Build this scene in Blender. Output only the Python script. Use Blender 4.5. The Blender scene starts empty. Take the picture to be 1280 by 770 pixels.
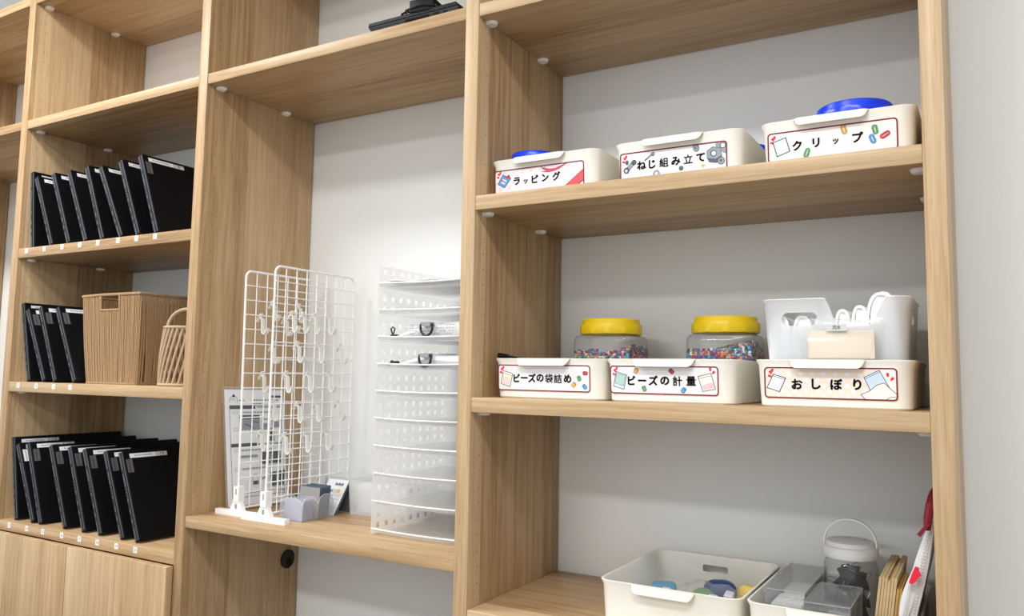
import bpy, bmesh, math, random
from mathutils import Vector, Matrix
R = math.radians
random.seed(7)
scene = bpy.context.scene
C = scene.collection

# ------------------------------------------------------------------ camera
YAW, PITCH, ROLL, FPX, PX, PY = .535, .0912, .017, 1011.7, 633.06, 376.29
CAM = Vector((.8085, -1.3851, 1.1066))
_F = Vector((-math.sin(YAW) * math.cos(PITCH), math.cos(YAW) * math.cos(PITCH), math.sin(PITCH)))
_R = Vector((math.cos(YAW), math.sin(YAW), 0)); _U = _R.cross(_F)
_R, _U = math.cos(ROLL) * _R + math.sin(ROLL) * _U, -math.sin(ROLL) * _R + math.cos(ROLL) * _U
cam = bpy.data.cameras.new('camera'); camo = bpy.data.objects.new('camera', cam); C.objects.link(camo)
cam.sensor_width = 36; cam.sensor_fit = 'HORIZONTAL'; cam.lens = FPX * 36 / 1280
cam.shift_x = (640 - PX) / 1280; cam.shift_y = -(385 - PY) / 1280
cam.clip_start = .02
camo.matrix_world = Matrix(((_R.x, _U.x, -_F.x, CAM.x), (_R.y, _U.y, -_F.y, CAM.y), (_R.z, _U.z, -_F.z, CAM.z), (0, 0, 0, 1)))
scene.camera = camo

# ------------------------------------------------------------------ world, lights, exposure
w = bpy.data.worlds.new('world'); scene.world = w; w.use_nodes = True
w.node_tree.nodes['Background'].inputs[0].default_value = (.94, .97, 1, 1)
w.node_tree.nodes['Background'].inputs[1].default_value = .78
def area(name, loc, sx, sy, power, col=(1, 1, .99)):
    l = bpy.data.lights.new(name, 'AREA'); l.shape = 'RECTANGLE'; l.size = sx; l.size_y = sy
    l.energy = power; l.color = col
    o = bpy.data.objects.new(name, l); C.objects.link(o); o.location = loc
    return o
area('ceiling_lamp_light', (-1.7, -.85, 2.66), 1.3, .30, 33)
area('ceiling_lamp_light', (.6, -1.5, 2.66), 1.3, .30, 28)
area('ceiling_lamp_light', (-.5, -3.2, 2.66), 1.3, .30, 40)
vs = scene.view_settings
vs.view_transform = 'Standard'; vs.look = 'None'; vs.gamma = 1; vs.use_curve_mapping = False
vs.exposure = .55

# ------------------------------------------------------------------ materials
MATS = {}
def srgb(r, g, b):
    f = lambda c: (c / 255 / 12.92) if c / 255 <= .04045 else ((c / 255 + .055) / 1.055) ** 2.4
    return (f(r), f(g), f(b), 1)
def mat(name, col, rough=.5, spec=.4, metal=0, bump=0, bscale=300, var=0):
    m = bpy.data.materials.new(name); m.use_nodes = True
    nt = m.node_tree; b = nt.nodes['Principled BSDF']
    b.inputs['Base Color'].default_value = col; b.inputs['Roughness'].default_value = rough
    b.inputs['Specular IOR Level'].default_value = spec; b.inputs['Metallic'].default_value = metal
    if bump or var:
        tc = nt.nodes.new('ShaderNodeTexCoord'); n = nt.nodes.new('ShaderNodeTexNoise')
        n.inputs['Scale'].default_value = bscale; n.inputs['Detail'].default_value = 3
        nt.links.new(tc.outputs['Object'], n.inputs['Vector'])
        if bump:
            bp = nt.nodes.new('ShaderNodeBump'); bp.inputs['Strength'].default_value = bump; bp.inputs['Distance'].default_value = .001
            nt.links.new(n.outputs['Fac'], bp.inputs['Height']); nt.links.new(bp.outputs['Normal'], b.inputs['Normal'])
        if var:
            rp = nt.nodes.new('ShaderNodeValToRGB')
            rp.color_ramp.elements[0].position = .3; rp.color_ramp.elements[1].position = .7
            rp.color_ramp.elements[0].color = tuple(c * (1 - var) for c in col[:3]) + (1,)
            rp.color_ramp.elements[1].color = tuple(min(1, c * (1 + var)) for c in col[:3]) + (1,)
            nt.links.new(n.outputs['Fac'], rp.inputs['Fac']); nt.links.new(rp.outputs['Color'], b.inputs['Base Color'])
    MATS[name] = m
    return m
def wood(name, grain, strip):
    """light oak decor: fine fibres along `grain`, board tones changing along `strip`"""
    m = bpy.data.materials.new(name); m.use_nodes = True
    nt = m.node_tree; N = nt.nodes.new; L = nt.links.new
    b = nt.nodes['Principled BSDF']; b.inputs['Roughness'].default_value = .42; b.inputs['Specular IOR Level'].default_value = .35
    tc = N('ShaderNodeTexCoord'); oi = N('ShaderNodeObjectInfo')
    off = N('ShaderNodeVectorMath'); off.operation = 'MULTIPLY_ADD'
    cmb = N('ShaderNodeCombineXYZ')
    for i in range(3): L(oi.outputs['Random'], cmb.inputs[i])
    L(cmb.outputs[0], off.inputs[0]); off.inputs[1].default_value = (7, 7, 7); L(tc.outputs['Object'], off.inputs[2])
    sc = [1, 1, 1]; gi = 'xyz'.index(grain); sc[gi] = .035
    def noise(scale, detail, dist=0):
        mp = N('ShaderNodeMapping'); mp.inputs['Scale'].default_value = tuple(s * scale for s in sc)
        L(off.outputs[0], mp.inputs['Vector'])
        n = N('ShaderNodeTexNoise'); n.inputs['Scale'].default_value = 1; n.inputs['Detail'].default_value = detail
        n.inputs['Distortion'].default_value = dist
        L(mp.outputs[0], n.inputs['Vector']); return n
    fine = noise(520, 4); mid = noise(95, 6, .9); big = noise(24, 3, 1.2)
    # board strips
    sep = N('ShaderNodeSeparateXYZ'); L(off.outputs[0], sep.inputs[0])
    wv = N('ShaderNodeMath'); wv.operation = 'MULTIPLY'; wv.inputs[1].default_value = 11; L(sep.outputs['xyz'.index(strip)], wv.inputs[0])
    fl = N('ShaderNodeMath'); fl.operation = 'FLOOR'; L(wv.outputs[0], fl.inputs[0])
    lg = N('ShaderNodeMath'); lg.operation = 'MULTIPLY_ADD'; lg.inputs[1].default_value = .75; L(sep.outputs[gi], lg.inputs[0])
    fx = N('ShaderNodeMath'); fx.operation = 'MULTIPLY'; fx.inputs[1].default_value = .37; L(fl.outputs[0], fx.inputs[0]); L(fx.outputs[0], lg.inputs[2])
    cb = N('ShaderNodeCombineXYZ'); L(fl.outputs[0], cb.inputs[0]); cb.inputs[1].default_value = .5
    wn = N('ShaderNodeTexWhiteNoise'); wn.noise_dimensions = '2D'; L(cb.outputs[0], wn.inputs['Vector'])
    # combine
    def madd(a, k, c):
        q = N('ShaderNodeMath'); q.operation = 'MULTIPLY_ADD'; L(a, q.inputs[0]); q.inputs[1].default_value = k
        if isinstance(c, float): q.inputs[2].default_value = c
        else: L(c, q.inputs[2])
        return q.outputs[0]
    f = madd(wn.outputs['Value'], .24, -.20)
    f = madd(big.outputs['Fac'], .34, f); f = madd(mid.outputs['Fac'], .56, f); f = madd(fine.outputs['Fac'], .34, f)
    rp = N('ShaderNodeValToRGB'); e = rp.color_ramp.elements
    e[0].position = .25; e[0].color = srgb(134, 102, 68); e[1].position = .78; e[1].color = srgb(203, 177, 141)
    k = e.new(.5); k.color = srgb(179, 148, 109)
    L(f, rp.inputs['Fac']); L(rp.outputs['Color'], b.inputs['Base Color'])
    bp = N('ShaderNodeBump'); bp.inputs['Strength'].default_value = .12; bp.inputs['Distance'].default_value = .0006
    L(fine.outputs['Fac'], bp.inputs['Height']); L(bp.outputs['Normal'], b.inputs['Normal'])
    MATS[name] = m
def film(name, col, opacity, rough, trans=0., gloss=.04, edge=0):
    """thin clear or frosted plastic: transparent + (diffuse/translucent) + Fresnel gloss"""
    m = bpy.data.materials.new(name); m.use_nodes = True; nt = m.node_tree; N = nt.nodes.new; L = nt.links.new
    nt.nodes.remove(nt.nodes['Principled BSDF']); out = nt.nodes['Material Output']
    tr = N('ShaderNodeBsdfTransparent'); tr.inputs[0].default_value = (min(1, col[0] * .1 + .9), min(1, col[1] * .1 + .9), min(1, col[2] * .1 + .9), 1)
    if edge:
        lf = N('ShaderNodeLayerWeight'); pf = N('ShaderNodeMath'); pf.operation = 'POWER'; L(lf.outputs['Facing'], pf.inputs[0]); pf.inputs[1].default_value = 3
        mx = N('ShaderNodeMix'); mx.data_type = 'RGBA'; mx.inputs[6].default_value = (.97, .975, .975, 1); mx.inputs[7].default_value = (edge, edge, edge, 1)
        L(pf.outputs[0], mx.inputs[0]); L(mx.outputs[2], tr.inputs[0])
    df = N('ShaderNodeBsdfDiffuse'); df.inputs[0].default_value = col
    tl = N('ShaderNodeBsdfTranslucent'); tl.inputs[0].default_value = col
    m1 = N('ShaderNodeMixShader'); m1.inputs[0].default_value = trans; L(df.outputs[0], m1.inputs[1]); L(tl.outputs[0], m1.inputs[2])
    m2 = N('ShaderNodeMixShader'); m2.inputs[0].default_value = opacity; L(tr.outputs[0], m2.inputs[1]); L(m1.outputs[0], m2.inputs[2])
    gl = N('ShaderNodeBsdfGlossy'); gl.inputs['Roughness'].default_value = rough; gl.inputs[0].default_value = (1, 1, 1, 1)
    lw = N('ShaderNodeLayerWeight'); lw.inputs[0].default_value = .5      # Schlick-like gloss, same on both faces of a thin sheet
    pw = N('ShaderNodeMath'); pw.operation = 'POWER'; L(lw.outputs['Facing'], pw.inputs[0]); pw.inputs[1].default_value = 4.5
    ma = N('ShaderNodeMath'); ma.operation = 'MULTIPLY_ADD'; L(pw.outputs[0], ma.inputs[0]); ma.inputs[1].default_value = .55; ma.inputs[2].default_value = gloss * .7
    m3 = N('ShaderNodeMixShader'); L(ma.outputs[0], m3.inputs[0]); L(m2.outputs[0], m3.inputs[1]); L(gl.outputs[0], m3.inputs[2])
    L(m3.outputs[0], out.inputs['Surface']); MATS[name] = m
wood('oak_upright', 'z', 'y'); wood('oak_shelf', 'x', 'y'); wood('oak_door', 'z', 'x')
mat('cream', srgb(241, 239, 230), .38, .4)
mat('hole', (.02, .014, .01, 1), .8, .1)
mat('white_plastic', srgb(238, 238, 236), .4)
mat('black', srgb(10, 11, 14), .5, .22, bump=.05, bscale=900)
mat('black_edge', srgb(74, 78, 84), .45, .3)
mat('black_mid', srgb(44, 48, 55), .45, .3)
mat('black_gloss', srgb(14, 14, 15), .25)
mat('grey_tag', srgb(96, 92, 92), .45)
mat('paper', srgb(234, 235, 238), .7, .15)
mat('paper_grey', srgb(205, 206, 206), .7, .15)
mat('ink', srgb(38, 30, 34), .7, .1)
mat('ink_grey', srgb(150, 155, 160), .7, .1)
mat('ink_dark', srgb(92, 98, 102), .7, .1)
mat('maroon', srgb(124, 45, 56), .6, .2)
mat('p_red', srgb(226, 52, 72), .6, .2); mat('p_coral', srgb(240, 92, 98), .6, .2)
mat('p_pink', srgb(240, 216, 225), .6, .2); mat('p_blush', srgb(243, 234, 231), .6, .2); mat('p_rose', srgb(244, 190, 200), .6, .2)
mat('p_peach', srgb(238, 224, 208), .6, .2); mat('p_green', srgb(98, 176, 108), .6, .2)
mat('p_blue', srgb(84, 166, 226), .6, .2); mat('p_orange', srgb(236, 176, 96), .6, .2)
mat('p_crimson', srgb(206, 74, 84), .6, .2); mat('p_teal', srgb(176, 208, 202), .6, .2)
mat('p_ice', srgb(206, 226, 240), .6, .2); mat('p_steel', srgb(150, 158, 166), .6, .2); mat('p_slate', srgb(92, 100, 108), .6, .2)
mat('p_navy', srgb(40, 44, 86), .6, .2); mat('p_cream', srgb(250, 245, 232), .6, .2)
mat('yellow_lid', srgb(228, 194, 18), .35, .5)
mat('blue_lid', srgb(10, 62, 226), .28, .5)
film('clear', (.95, .97, .97, 1), .04, .06, edge=.35)
film('clear_grey', (.80, .83, .86, 1), .08, .08, edge=.5)
film('tray_clear', (.86, .89, .93, 1), .13, .08)
film('milky', (.95, .96, .97, 1), .34, .2, .4)
film('clear_bag', (.95, .96, .97, 1), .16, .15, .4)
film('frosted', (.97, .98, .99, 1), .46, .35, .7)
film('frosted_tray', (.97, .98, .99, 1), .26, .35, .75)
film('frosted_basket', (.96, .98, 1, 1), .66, .35, .5)
film('mesh_white', (.96, .97, .99, 1), .86, .5, .3)
mat('towel', srgb(246, 246, 246), .95, .05, bump=.8, bscale=900)
mat('beige_cloth', srgb(228, 214, 194), .95, .05, bump=.5, bscale=1200, var=.03)
mat('rope', srgb(168, 138, 104), .9, .1, bump=.8, bscale=500, var=.28)
mat('rope_light', srgb(190, 166, 136), .9, .1, bump=.8, bscale=700, var=.12)
mat('wire_white', srgb(244, 244, 244), .4)
mat('hook_white', srgb(232, 232, 226), .35)
mat('kraft', srgb(190, 166, 124), .8, .1, var=.08, bscale=60)
mat('kraft_dark', srgb(176, 138, 82), .8, .1, var=.08, bscale=60)
mat('wine', srgb(128, 24, 44), .6); mat('tag_red', srgb(226, 34, 62), .6)
mat('steel', srgb(150, 155, 158), .3, .5, .9)
mat('dark_ring', srgb(34, 38, 42), .4)
mat('card_lilac', srgb(168, 170, 190), .6); mat('card_slate', srgb(84, 100, 120), .6); mat('card_grey', srgb(158, 156, 154), .6)
mat('navy_item', srgb(28, 64, 120), .5); mat('purple_item', srgb(120, 92, 168), .5); mat('green_item', srgb(104, 150, 92), .5)
mat('yellow_item', srgb(240, 206, 120), .5); mat('sky_item', srgb(104, 170, 206), .5); mat('brown_item', srgb(130, 112, 104), .5)
mat('pink_item', srgb(226, 178, 178), .5)
# painted wallpaper with a very fine vertical weave
def wallpaper():
    m = mat('wallpaper', srgb(240, 242, 240), .85, .12); nt = m.node_tree; b = nt.nodes['Principled BSDF']; N = nt.nodes.new; L = nt.links.new
    tc = N('ShaderNodeTexCoord'); mp = N('ShaderNodeMapping'); mp.inputs['Scale'].default_value = (420, 420, 60)
    n = N('ShaderNodeTexNoise'); n.inputs['Scale'].default_value = 1; n.inputs['Detail'].default_value = 2
    L(tc.outputs['Object'], mp.inputs[0]); L(mp.outputs[0], n.inputs['Vector'])
    bp = N('ShaderNodeBump'); bp.inputs['Strength'].default_value = .35; bp.inputs['Distance'].default_value = .0006
    L(n.outputs['Fac'], bp.inputs['Height']); L(bp.outputs[0], b.inputs['Normal'])
wallpaper()
mat('ceiling_white', srgb(232, 232, 230), .9, .1)
mat('floor_vinyl', srgb(104, 92, 80), .5, .3, var=.06, bscale=12)

# ------------------------------------------------------------------ mesh helpers
class MB:
    def __init__(s): s.v = []; s.f = []; s.m = []
    def add(s, vs, fs, m=0):
        k = len(s.v); s.v += [tuple(p) for p in vs]; s.f += [tuple(i + k for i in f) for f in fs]; s.m += [m] * len(fs); return s
    def box(s, x0, x1, y0, y1, z0, z1, m=0, T=None):
        vs = [Vector(p) for p in ((x0, y0, z0), (x1, y0, z0), (x1, y1, z0), (x0, y1, z0), (x0, y0, z1), (x1, y0, z1), (x1, y1, z1), (x0, y1, z1))]
        if T: vs = [T @ p for p in vs]
        return s.add(vs, [(3, 2, 1, 0), (4, 5, 6, 7), (0, 1, 5, 4), (1, 2, 6, 5), (2, 3, 7, 6), (3, 0, 4, 7)], m)
    def loft(s, rings, m=0, cap0=True, cap1=True, closed=True):
        n = len(rings[0]); vs = [p for r in rings for p in r]; fs = []
        for i in range(len(rings) - 1):
            for j in range(n if closed else n - 1):
                a, b = i * n + j, i * n + (j + 1) % n
                fs.append((a, b, b + n, a + n))
        if cap0: fs.append(tuple(range(n - 1, -1, -1)))
        if cap1: fs.append(tuple((len(rings) - 1) * n + j for j in range(n)))
        return s.add(vs, fs, m)
    def lathe(s, prof, n=32, c=(0, 0), m=0, cap0=True, cap1=True):
        return s.loft([[(c[0] + r * math.cos(2 * math.pi * j / n), c[1] + r * math.sin(2 * math.pi * j / n), z) for j in range(n)] for r, z in prof], m, cap0, cap1)
    def tube(s, pts, r, n=6, m=0, closed=False):
        pts = [Vector(p) for p in pts]; rings = []; up = None; k = len(pts)
        for i, p in enumerate(pts):
            if closed: t = pts[(i + 1) % k] - pts[i - 1]
            else: t = pts[min(i + 1, k - 1)] - pts[max(i - 1, 0)]
            t.normalize()
            if up is None: up = Vector((0, 0, 1)) if abs(t.z) < .9 else Vector((1, 0, 0))
            a = t.cross(up)
            if a.length < 1e-6: a = t.orthogonal()
            a.normalize(); up = a.cross(t).normalized()
            rr = r[i] if isinstance(r, (list, tuple)) else r
            rings.append([tuple(p + rr * (math.cos(2 * math.pi * j / n) * a + math.sin(2 * math.pi * j / n) * up)) for j in range(n)])
        if closed: rings.append(rings[0])
        return s.loft(rings, m, not closed, not closed)
    def poly(s, pts, m=0): return s.add(pts, [tuple(range(len(pts)))], m)
    def prism(s, pts2, f0, f1, m=0):
        """outline pts2 lifted by f0/f1: two functions (a,b)->xyz"""
        n = len(pts2); vs = [f0(*p) for p in pts2] + [f1(*p) for p in pts2]
        fs = [tuple(range(n - 1, -1, -1)), tuple(range(n, 2 * n))] + [(j, (j + 1) % n, (j + 1) % n + n, j + n) for j in range(n)]
        return s.add(vs, fs, m)
    def mesh(s, name, mats, smooth=False):
        me = bpy.data.meshes.new(name); me.from_pydata(s.v, [], s.f)
        for q in (mats if isinstance(mats, (list, tuple)) else [mats]): me.materials.append(MATS[q])
        me.polygons.foreach_set('material_index', s.m)
        bm = bmesh.new(); bm.from_mesh(me); bmesh.ops.recalc_face_normals(bm, faces=bm.faces); bm.to_mesh(me); bm.free()
        if smooth:
            me.polygons.foreach_set('use_smooth', [True] * len(me.polygons))
            me.set_sharp_from_angle(angle=R(40))
        me.update(); return me
    def build(s, name, mats, parent=None, smooth=False, **kw): return link(name, s.mesh(name, mats, smooth), parent, **kw)
def link(name, data, parent=None, label=None, cat=None, group=None, kind=None, loc=None, rot=None):
    o = bpy.data.objects.new(name, data); C.objects.link(o)
    if parent: o.parent = parent
    if label: o['label'] = label
    if cat: o['category'] = cat
    if group: o['group'] = group
    if kind: o['kind'] = kind
    if loc: o.location = loc
    if rot: o.rotation_euler = rot
    return o
def thing(name, label, cat, loc=(0, 0, 0), rot=(0, 0, 0), group=None): return link(name, None, None, label, cat, group, None, loc, rot)
def bevel_mesh(me, w, seg=2):
    bm = bmesh.new(); bm.from_mesh(me)
    bmesh.ops.bevel(bm, geom=[e for e in bm.edges if len(e.link_faces) == 2 and e.calc_face_angle(0) > .5], offset=w, segments=seg, affect='EDGES', profile=.5, clamp_overlap=True)
    bm.to_mesh(me); bm.free(); return me
def rbox(name, m, dims, parent=None, bev=.002, seg=2, smooth=True, **kw):
    me = MB().box(*dims).mesh(name, m); bevel_mesh(me, bev, seg)
    if smooth:
        me.polygons.foreach_set('use_smooth', [True] * len(me.polygons)); me.set_sharp_from_angle(angle=R(50))
    return link(name, me, parent, **kw)
def rrect(x0, x1, y0, y1, r, z, n=5):
    out = []
    for cx, cy, a in ((x1 - r, y0 + r, -90), (x1 - r, y1 - r, 0), (x0 + r, y1 - r, 90), (x0 + r, y0 + r, 180)):
        for i in range(n + 1):
            t = R(a + 90 * i / n); out.append((cx + r * math.cos(t), cy + r * math.sin(t), z))
    return out
def boolean_cut(me, cutters):
    o = bpy.data.objects.new('tmp', me); C.objects.link(o); cs = []
    for c in cutters:
        co = bpy.data.objects.new('tmpc', c); C.objects.link(co); cs.append(co)
        md = o.modifiers.new('b', 'BOOLEAN'); md.object = co; md.operation = 'DIFFERENCE'; md.solver = 'EXACT'
    dg = bpy.context.evaluated_depsgraph_get()
    out = bpy.data.meshes.new_from_object(o.evaluated_get(dg))
    for q in [o] + cs: bpy.data.objects.remove(q)
    return out
_gl = {}
def glyph(ch, bold=.018):
    if (ch, bold) in _gl: return _gl[(ch, bold)]
    cu = bpy.data.curves.new('t', 'FONT'); cu.body = ch; cu.size = 1; cu.offset = 0; cu.resolution_u = 3
    o = bpy.data.objects.new('t', cu); C.objects.link(o)
    dg = bpy.context.evaluated_depsgraph_get(); me = bpy.data.meshes.new_from_object(o.evaluated_get(dg))
    vs = [(v.co.x, v.co.y) for v in me.vertices]; fs = [tuple(p.vertices) for p in me.polygons]
    bpy.data.objects.remove(o); bpy.data.meshes.remove(me)
    _gl[(ch, bold)] = (vs, fs); return vs, fs
class Print:
    """flat print on a card: u to the right, v up (metres); laid out on a frame (origin, right, up, normal)"""
    def __init__(s, o, r, u, step=.00012):
        s.o = Vector(o); s.r = Vector(r).normalized(); s.u = Vector(u).normalized(); s.n = s.r.cross(s.u).normalized(); s.b = MB(); s.mats = []; s.k = 1; s.step = step
    def mi(s, m):
        if m not in s.mats: s.mats.append(m)
        return s.mats.index(m)
    def P(s, u, v): return tuple(s.o + s.r * u + s.u * v + s.n * s.k * s.step)
    def poly(s, pts, m): s.b.poly([s.P(*p) for p in pts], s.mi(m)); s.k += .25
    def rect(s, u0, v0, u1, v1, m): s.poly([(u0, v0), (u1, v0), (u1, v1), (u0, v1)], m)
    def line(s, pts, wd, m, closed=False):
        """polyline with width"""
        P = [Vector((p[0], p[1])) for p in pts]; n = len(P); L_, R_ = [], []
        for i in range(n):
            a = P[i - 1] if (i or closed) else P[i]; b = P[(i + 1) % n] if (i < n - 1 or closed) else P[i]
            d1 = (P[i] - a); d2 = (b - P[i])
            if d1.length < 1e-9: d1 = d2
            if d2.length < 1e-9: d2 = d1
            d1 = d1.normalized(); d2 = d2.normalized(); t = d1 + d2
            if t.length < 1e-6: t = d1
            t.normalize(); nn = Vector((-t.y, t.x)); k = wd / 2 / max(.5, nn.dot(Vector((-d1.y, d1.x))))
            L_.append(P[i] + nn * k); R_.append(P[i] - nn * k)
        mm = s.mi(m)
        for i in range(n if closed else n - 1):
            j = (i + 1) % n
            s.b.poly([s.P(*q) for q in (R_[i], R_[j], L_[j], L_[i])], mm)
        s.k += .25
    def disc(s, u, v, r, m, n=12, ry=None, a=0):
        ry = ry or r
        s.poly([(u + r * math.cos(t) * math.cos(a) - ry * math.sin(t) * math.sin(a), v + r * math.cos(t) * math.sin(a) + ry * math.sin(t) * math.cos(a)) for t in (2 * math.pi * i / n for i in range(n))], m)
    def char(s, ch, u, v, size, m='ink', bold=.018, rot=0, hs=1.):
        vs, fs = glyph(ch, bold)
        if not vs: return
        xs = [p[0] for p in vs]; ys = [p[1] for p in vs]; cx, cy = (min(xs) + max(xs)) / 2, (min(ys) + max(ys)) / 2
        c, si = math.cos(rot), math.sin(rot); mm = s.mi(m)
        pts = [((x - cx) * size * hs, (y - cy) * size) for x, y in vs]
        sh_ = [(0, 0)]
        if bold > .012: sh_ += [(bold * size * math.cos(q), bold * size * math.sin(q)) for q in (math.pi / 4 * i for i in range(8))]
        for ox, oy in sh_:      # a heavier, round-cornered stroke
            s.b.add([s.P(u + (x + ox) * c - (y + oy) * si, v + (x + ox) * si + (y + oy) * c) for x, y in pts], fs, mm)
    def text(s, tx, u, v, size, m='ink', bold=.01, rot=0): s.char(tx, u, v, size, m, bold, rot)
    def build(s, name, parent, **kw): return s.b.build(name, s.mats, parent, **kw)

# ------------------------------------------------------------------ room
D = .404
def struct(name, mb, m): return mb.build(name, m, None, kind='structure')
struct('wall_back', MB().box(-4.6, 3.2, D, D + .1, 0, 2.75), 'wallpaper')
struct('floor', MB().box(-4.6, 3.2, -4.6, D, -.05, 0), 'floor_vinyl')
struct('ceiling', MB().box(-4.6, 3.2, -4.6, D + .1, 2.75, 2.8), 'ceiling_white')

# ------------------------------------------------------------------ bookcase
bc = thing('bookcase', 'tall light oak wall bookcase with open bays, desk board and cabinet doors', 'bookcase')
XU1, XU2 = -2.686, -2.652; XA1, XA2 = -1.8346, -1.8; XB1, XB2 = -.9806, -.9456; XC1, XC2 = -.1252, -.0926; XR1, XR2 = .7337, .766
TOP = 2.3065
ups = []
for x0, x1 in ((XU1, XU2), (XA1, XA2), (XB1, XB2), (XC1, XC2), (XR1, XR2)):
    ups.append(rbox('upright', 'oak_upright', (x0, x1, 0, .4, 0, TOP), bc, .0015, 2))
hm = MB()
for yy in (.0369, .285):
    for k in range(66):
        z = 2.0943 - .032 * (k - 5)
        if .06 < z < 2.26:
            hm.add([(.0003, yy + .0013 * math.cos(t), z + .0013 * math.sin(t)) for t in (2 * math.pi * i / 8 for i in range(8))], [tuple(range(8))])
hmesh = hm.mesh('peg_holes', 'hole')
for u, x in zip(ups, (XU2, XA2, XB2, XC2)):
    o = link('peg_holes', hmesh, u, kind='stuff', loc=(x, 0, 0))
# cable grommet in the side under the desk
g = MB(); n = 28; gy, gz, gr = .359, .568, .0265
def gring(r, x): return [(XB2 + x, gy + r * math.cos(2 * math.pi * j / n), gz + r * math.sin(2 * math.pi * j / n)) for j in range(n)]
g.loft([gring(gr, .0002), gring(gr, .003), gring(gr - .004, .004), gring(gr - .005, .0025), gring(.001, .0025)], 0, False, True)
go = g.build('cable_grommet', 'black_gloss', ups[2], smooth=True, label='round black cable grommet')
MB().loft([[(XB2 + .0031, gy + .004 + .010 * math.cos(2 * math.pi * j / 16), gz - .009 + .012 * math.sin(2 * math.pi * j / 16)) for j in range(16)], [(XB2 + .0036, gy + .004 + .009 * math.cos(2 * math.pi * j / 16), gz - .009 + .011 * math.sin(2 * math.pi * j / 16)) for j in range(16)]]).build('cable_opening', 'hole', ups[2])
# shelf support: rounded white plastic tongue
sp = MB(); out = [(0, -.0125), (.010, -.0125), (.0165, -.0105), (.0205, -.005), (.0215, 0), (.0205, .005), (.0165, .0105), (.010, .0125), (0, .0125)]
sp.prism(out, lambda a, b: (a, b, 0), lambda a, b: (a * .86, b * .86, -.0065)); spm = sp.mesh('shelf_support', 'white_plastic')
LV = [(.6125, .642), (1.03, 1.0605), (1.4455, 1.4763), (1.862, 1.8905), (2.278, TOP)]
shelf = {}
def mkshelf(key, x0, x1, z0, z1, sup=True, y0=.0015):
    s = rbox('shelf', 'oak_shelf', (x0, x1, y0, .3985, z0, z1), bc, .0014, 2); shelf[key] = s
    if sup:
        for yy in (.041, .275):
            link('shelf_support', spm, s, loc=(x0, yy, z0)); link('shelf_support', spm, s, loc=(x1, yy, z0), rot=(0, 0, math.pi))
for i, (z0, z1) in enumerate(LV):
    mkshelf(('R', i), XC2, XR1, z0, z1); mkshelf(('2', i), XA2, XB1, z0, z1, i not in (0,))
    if i >= 3: mkshelf(('1', i), XU2, XA1, z0, z1); mkshelf(('C', i), XB2, XC1, z0, z1)
mkshelf(('C', 'desk'), XB2, XC1, .7097, .7379, False)
for x0, x1 in ((XA2, XB1), (XC2, XR1)): rbox('shelf', 'oak_shelf', (x0, x1, .004, .3985, .06, .09), bc, .002)
for x0, x1 in ((-1.8, -1.4065), (-1.4035, -.9775)): rbox('cabinet_door', 'oak_door', (x0, x1, -.0225, -.0015, .1, .6115), bc, .0018)
# numbered tags on the shelf edges
def shelf_tags(key, nums, pxs, zc, sz=.0155):
    s = shelf[key]
    for nme, xx in zip(nums, pxs):
        t = MB().box(xx - sz / 2, xx + sz / 2, .0009, .0014, zc - .0075, zc + .0075).build('number_tag', 'paper', s)
        p = Print((xx, .0009, zc), (1, 0, 0), (0, 0, 1))
        for k, ch in enumerate(nme): p.char(ch, (k - (len(nme) - 1) / 2) * .0055, 0, .0115, 'ink_dark', 0)
        # digits are printed on the tag: joined into its mesh
        t.data = (lambda: (lambda mb: mb.mesh('number_tag', ['paper'] + p.mats))(merge_tag(xx, sz, zc, p)))()
def merge_tag(xx, sz, zc, p):
    mb = MB().box(xx - sz / 2, xx + sz / 2, .0009, .0014, zc - .0075, zc + .0075)
    mb.add(p.b.v, p.b.f); mb.m[6:] = [q + 1 for q in p.b.m]
    return mb
def xat(px, y, v):
    """x on the shelf-front plane for a photo pixel"""
    d = _F + _R * (px - PX) / FPX - _U * (v - PY) / FPX; t = (y - CAM.y) / d.y; return CAM.x + t * d.x
UPX = [(32.7, 313), (54.7, 310.8), (77, 308.4), (99, 306), (121.6, 303.3), (146.8, 300.9), (169.8, 298), (193.4, 295.4)]
MPX = [(22.2, 481.5), (44.7, 482.5), (66.4, 483.5), (87.2, 484)]
DPX = [(11, 655), (33, 660), (52.8, 664), (76.6, 669), (98.8, 673), (121, 678), (144.8, 683), (168.5, 687.5)]
shelf_tags(('2', 2), [str(i) for i in range(1, 9)], [xat(a, 0, b) for a, b in UPX], 1.4668)
shelf_tags(('2', 1), [str(i) for i in range(9, 13)], [xat(a, 0, b) for a, b in MPX], 1.0500)
shelf_tags(('2', 0), [str(i) for i in range(13, 21)], [xat(a, 0, b) for a, b in DPX], .6310)

# ------------------------------------------------------------------ laptops standing on edge
LT, LH, LD = .0205, .250, .358
def laptop_meshes():
    base = bevel_mesh(MB().box(-LT, -.0088, 0, LD, 0, LH).mesh('base', 'black'), .0025, 2)
    lid = bevel_mesh(MB().box(-.0083, 0, 0, LD, .0005, LH - .0005).mesh('lid', 'black'), .0022, 2)
    edge = MB()
    edge.box(-LT + .0026, -.0112, -.0004, .0006, .004, LH - .004).box(-.0064, -.0020, -.0004, .0006, .004, LH - .004)
    e = edge.mesh('edge_trim', 'black_edge')
    ports = MB()
    for z0, z1 in ((.040, .052), (.064, .078), (.092, .112), (.122, .127), (.131, .136), (.140, .145), (.149, .154), (.19, .2)):
        ports.box(-LT + .0045, -.0128, -.0008, 0, z0, z1)
    hinge = MB().box(-.013, -.0045, .04, LD - .04, LH - .004, LH + .0002).mesh('hinge', 'black_edge')
    return base, lid, e, ports.mesh('ports', 'hole'), hinge
LM = laptop_meshes()
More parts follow.
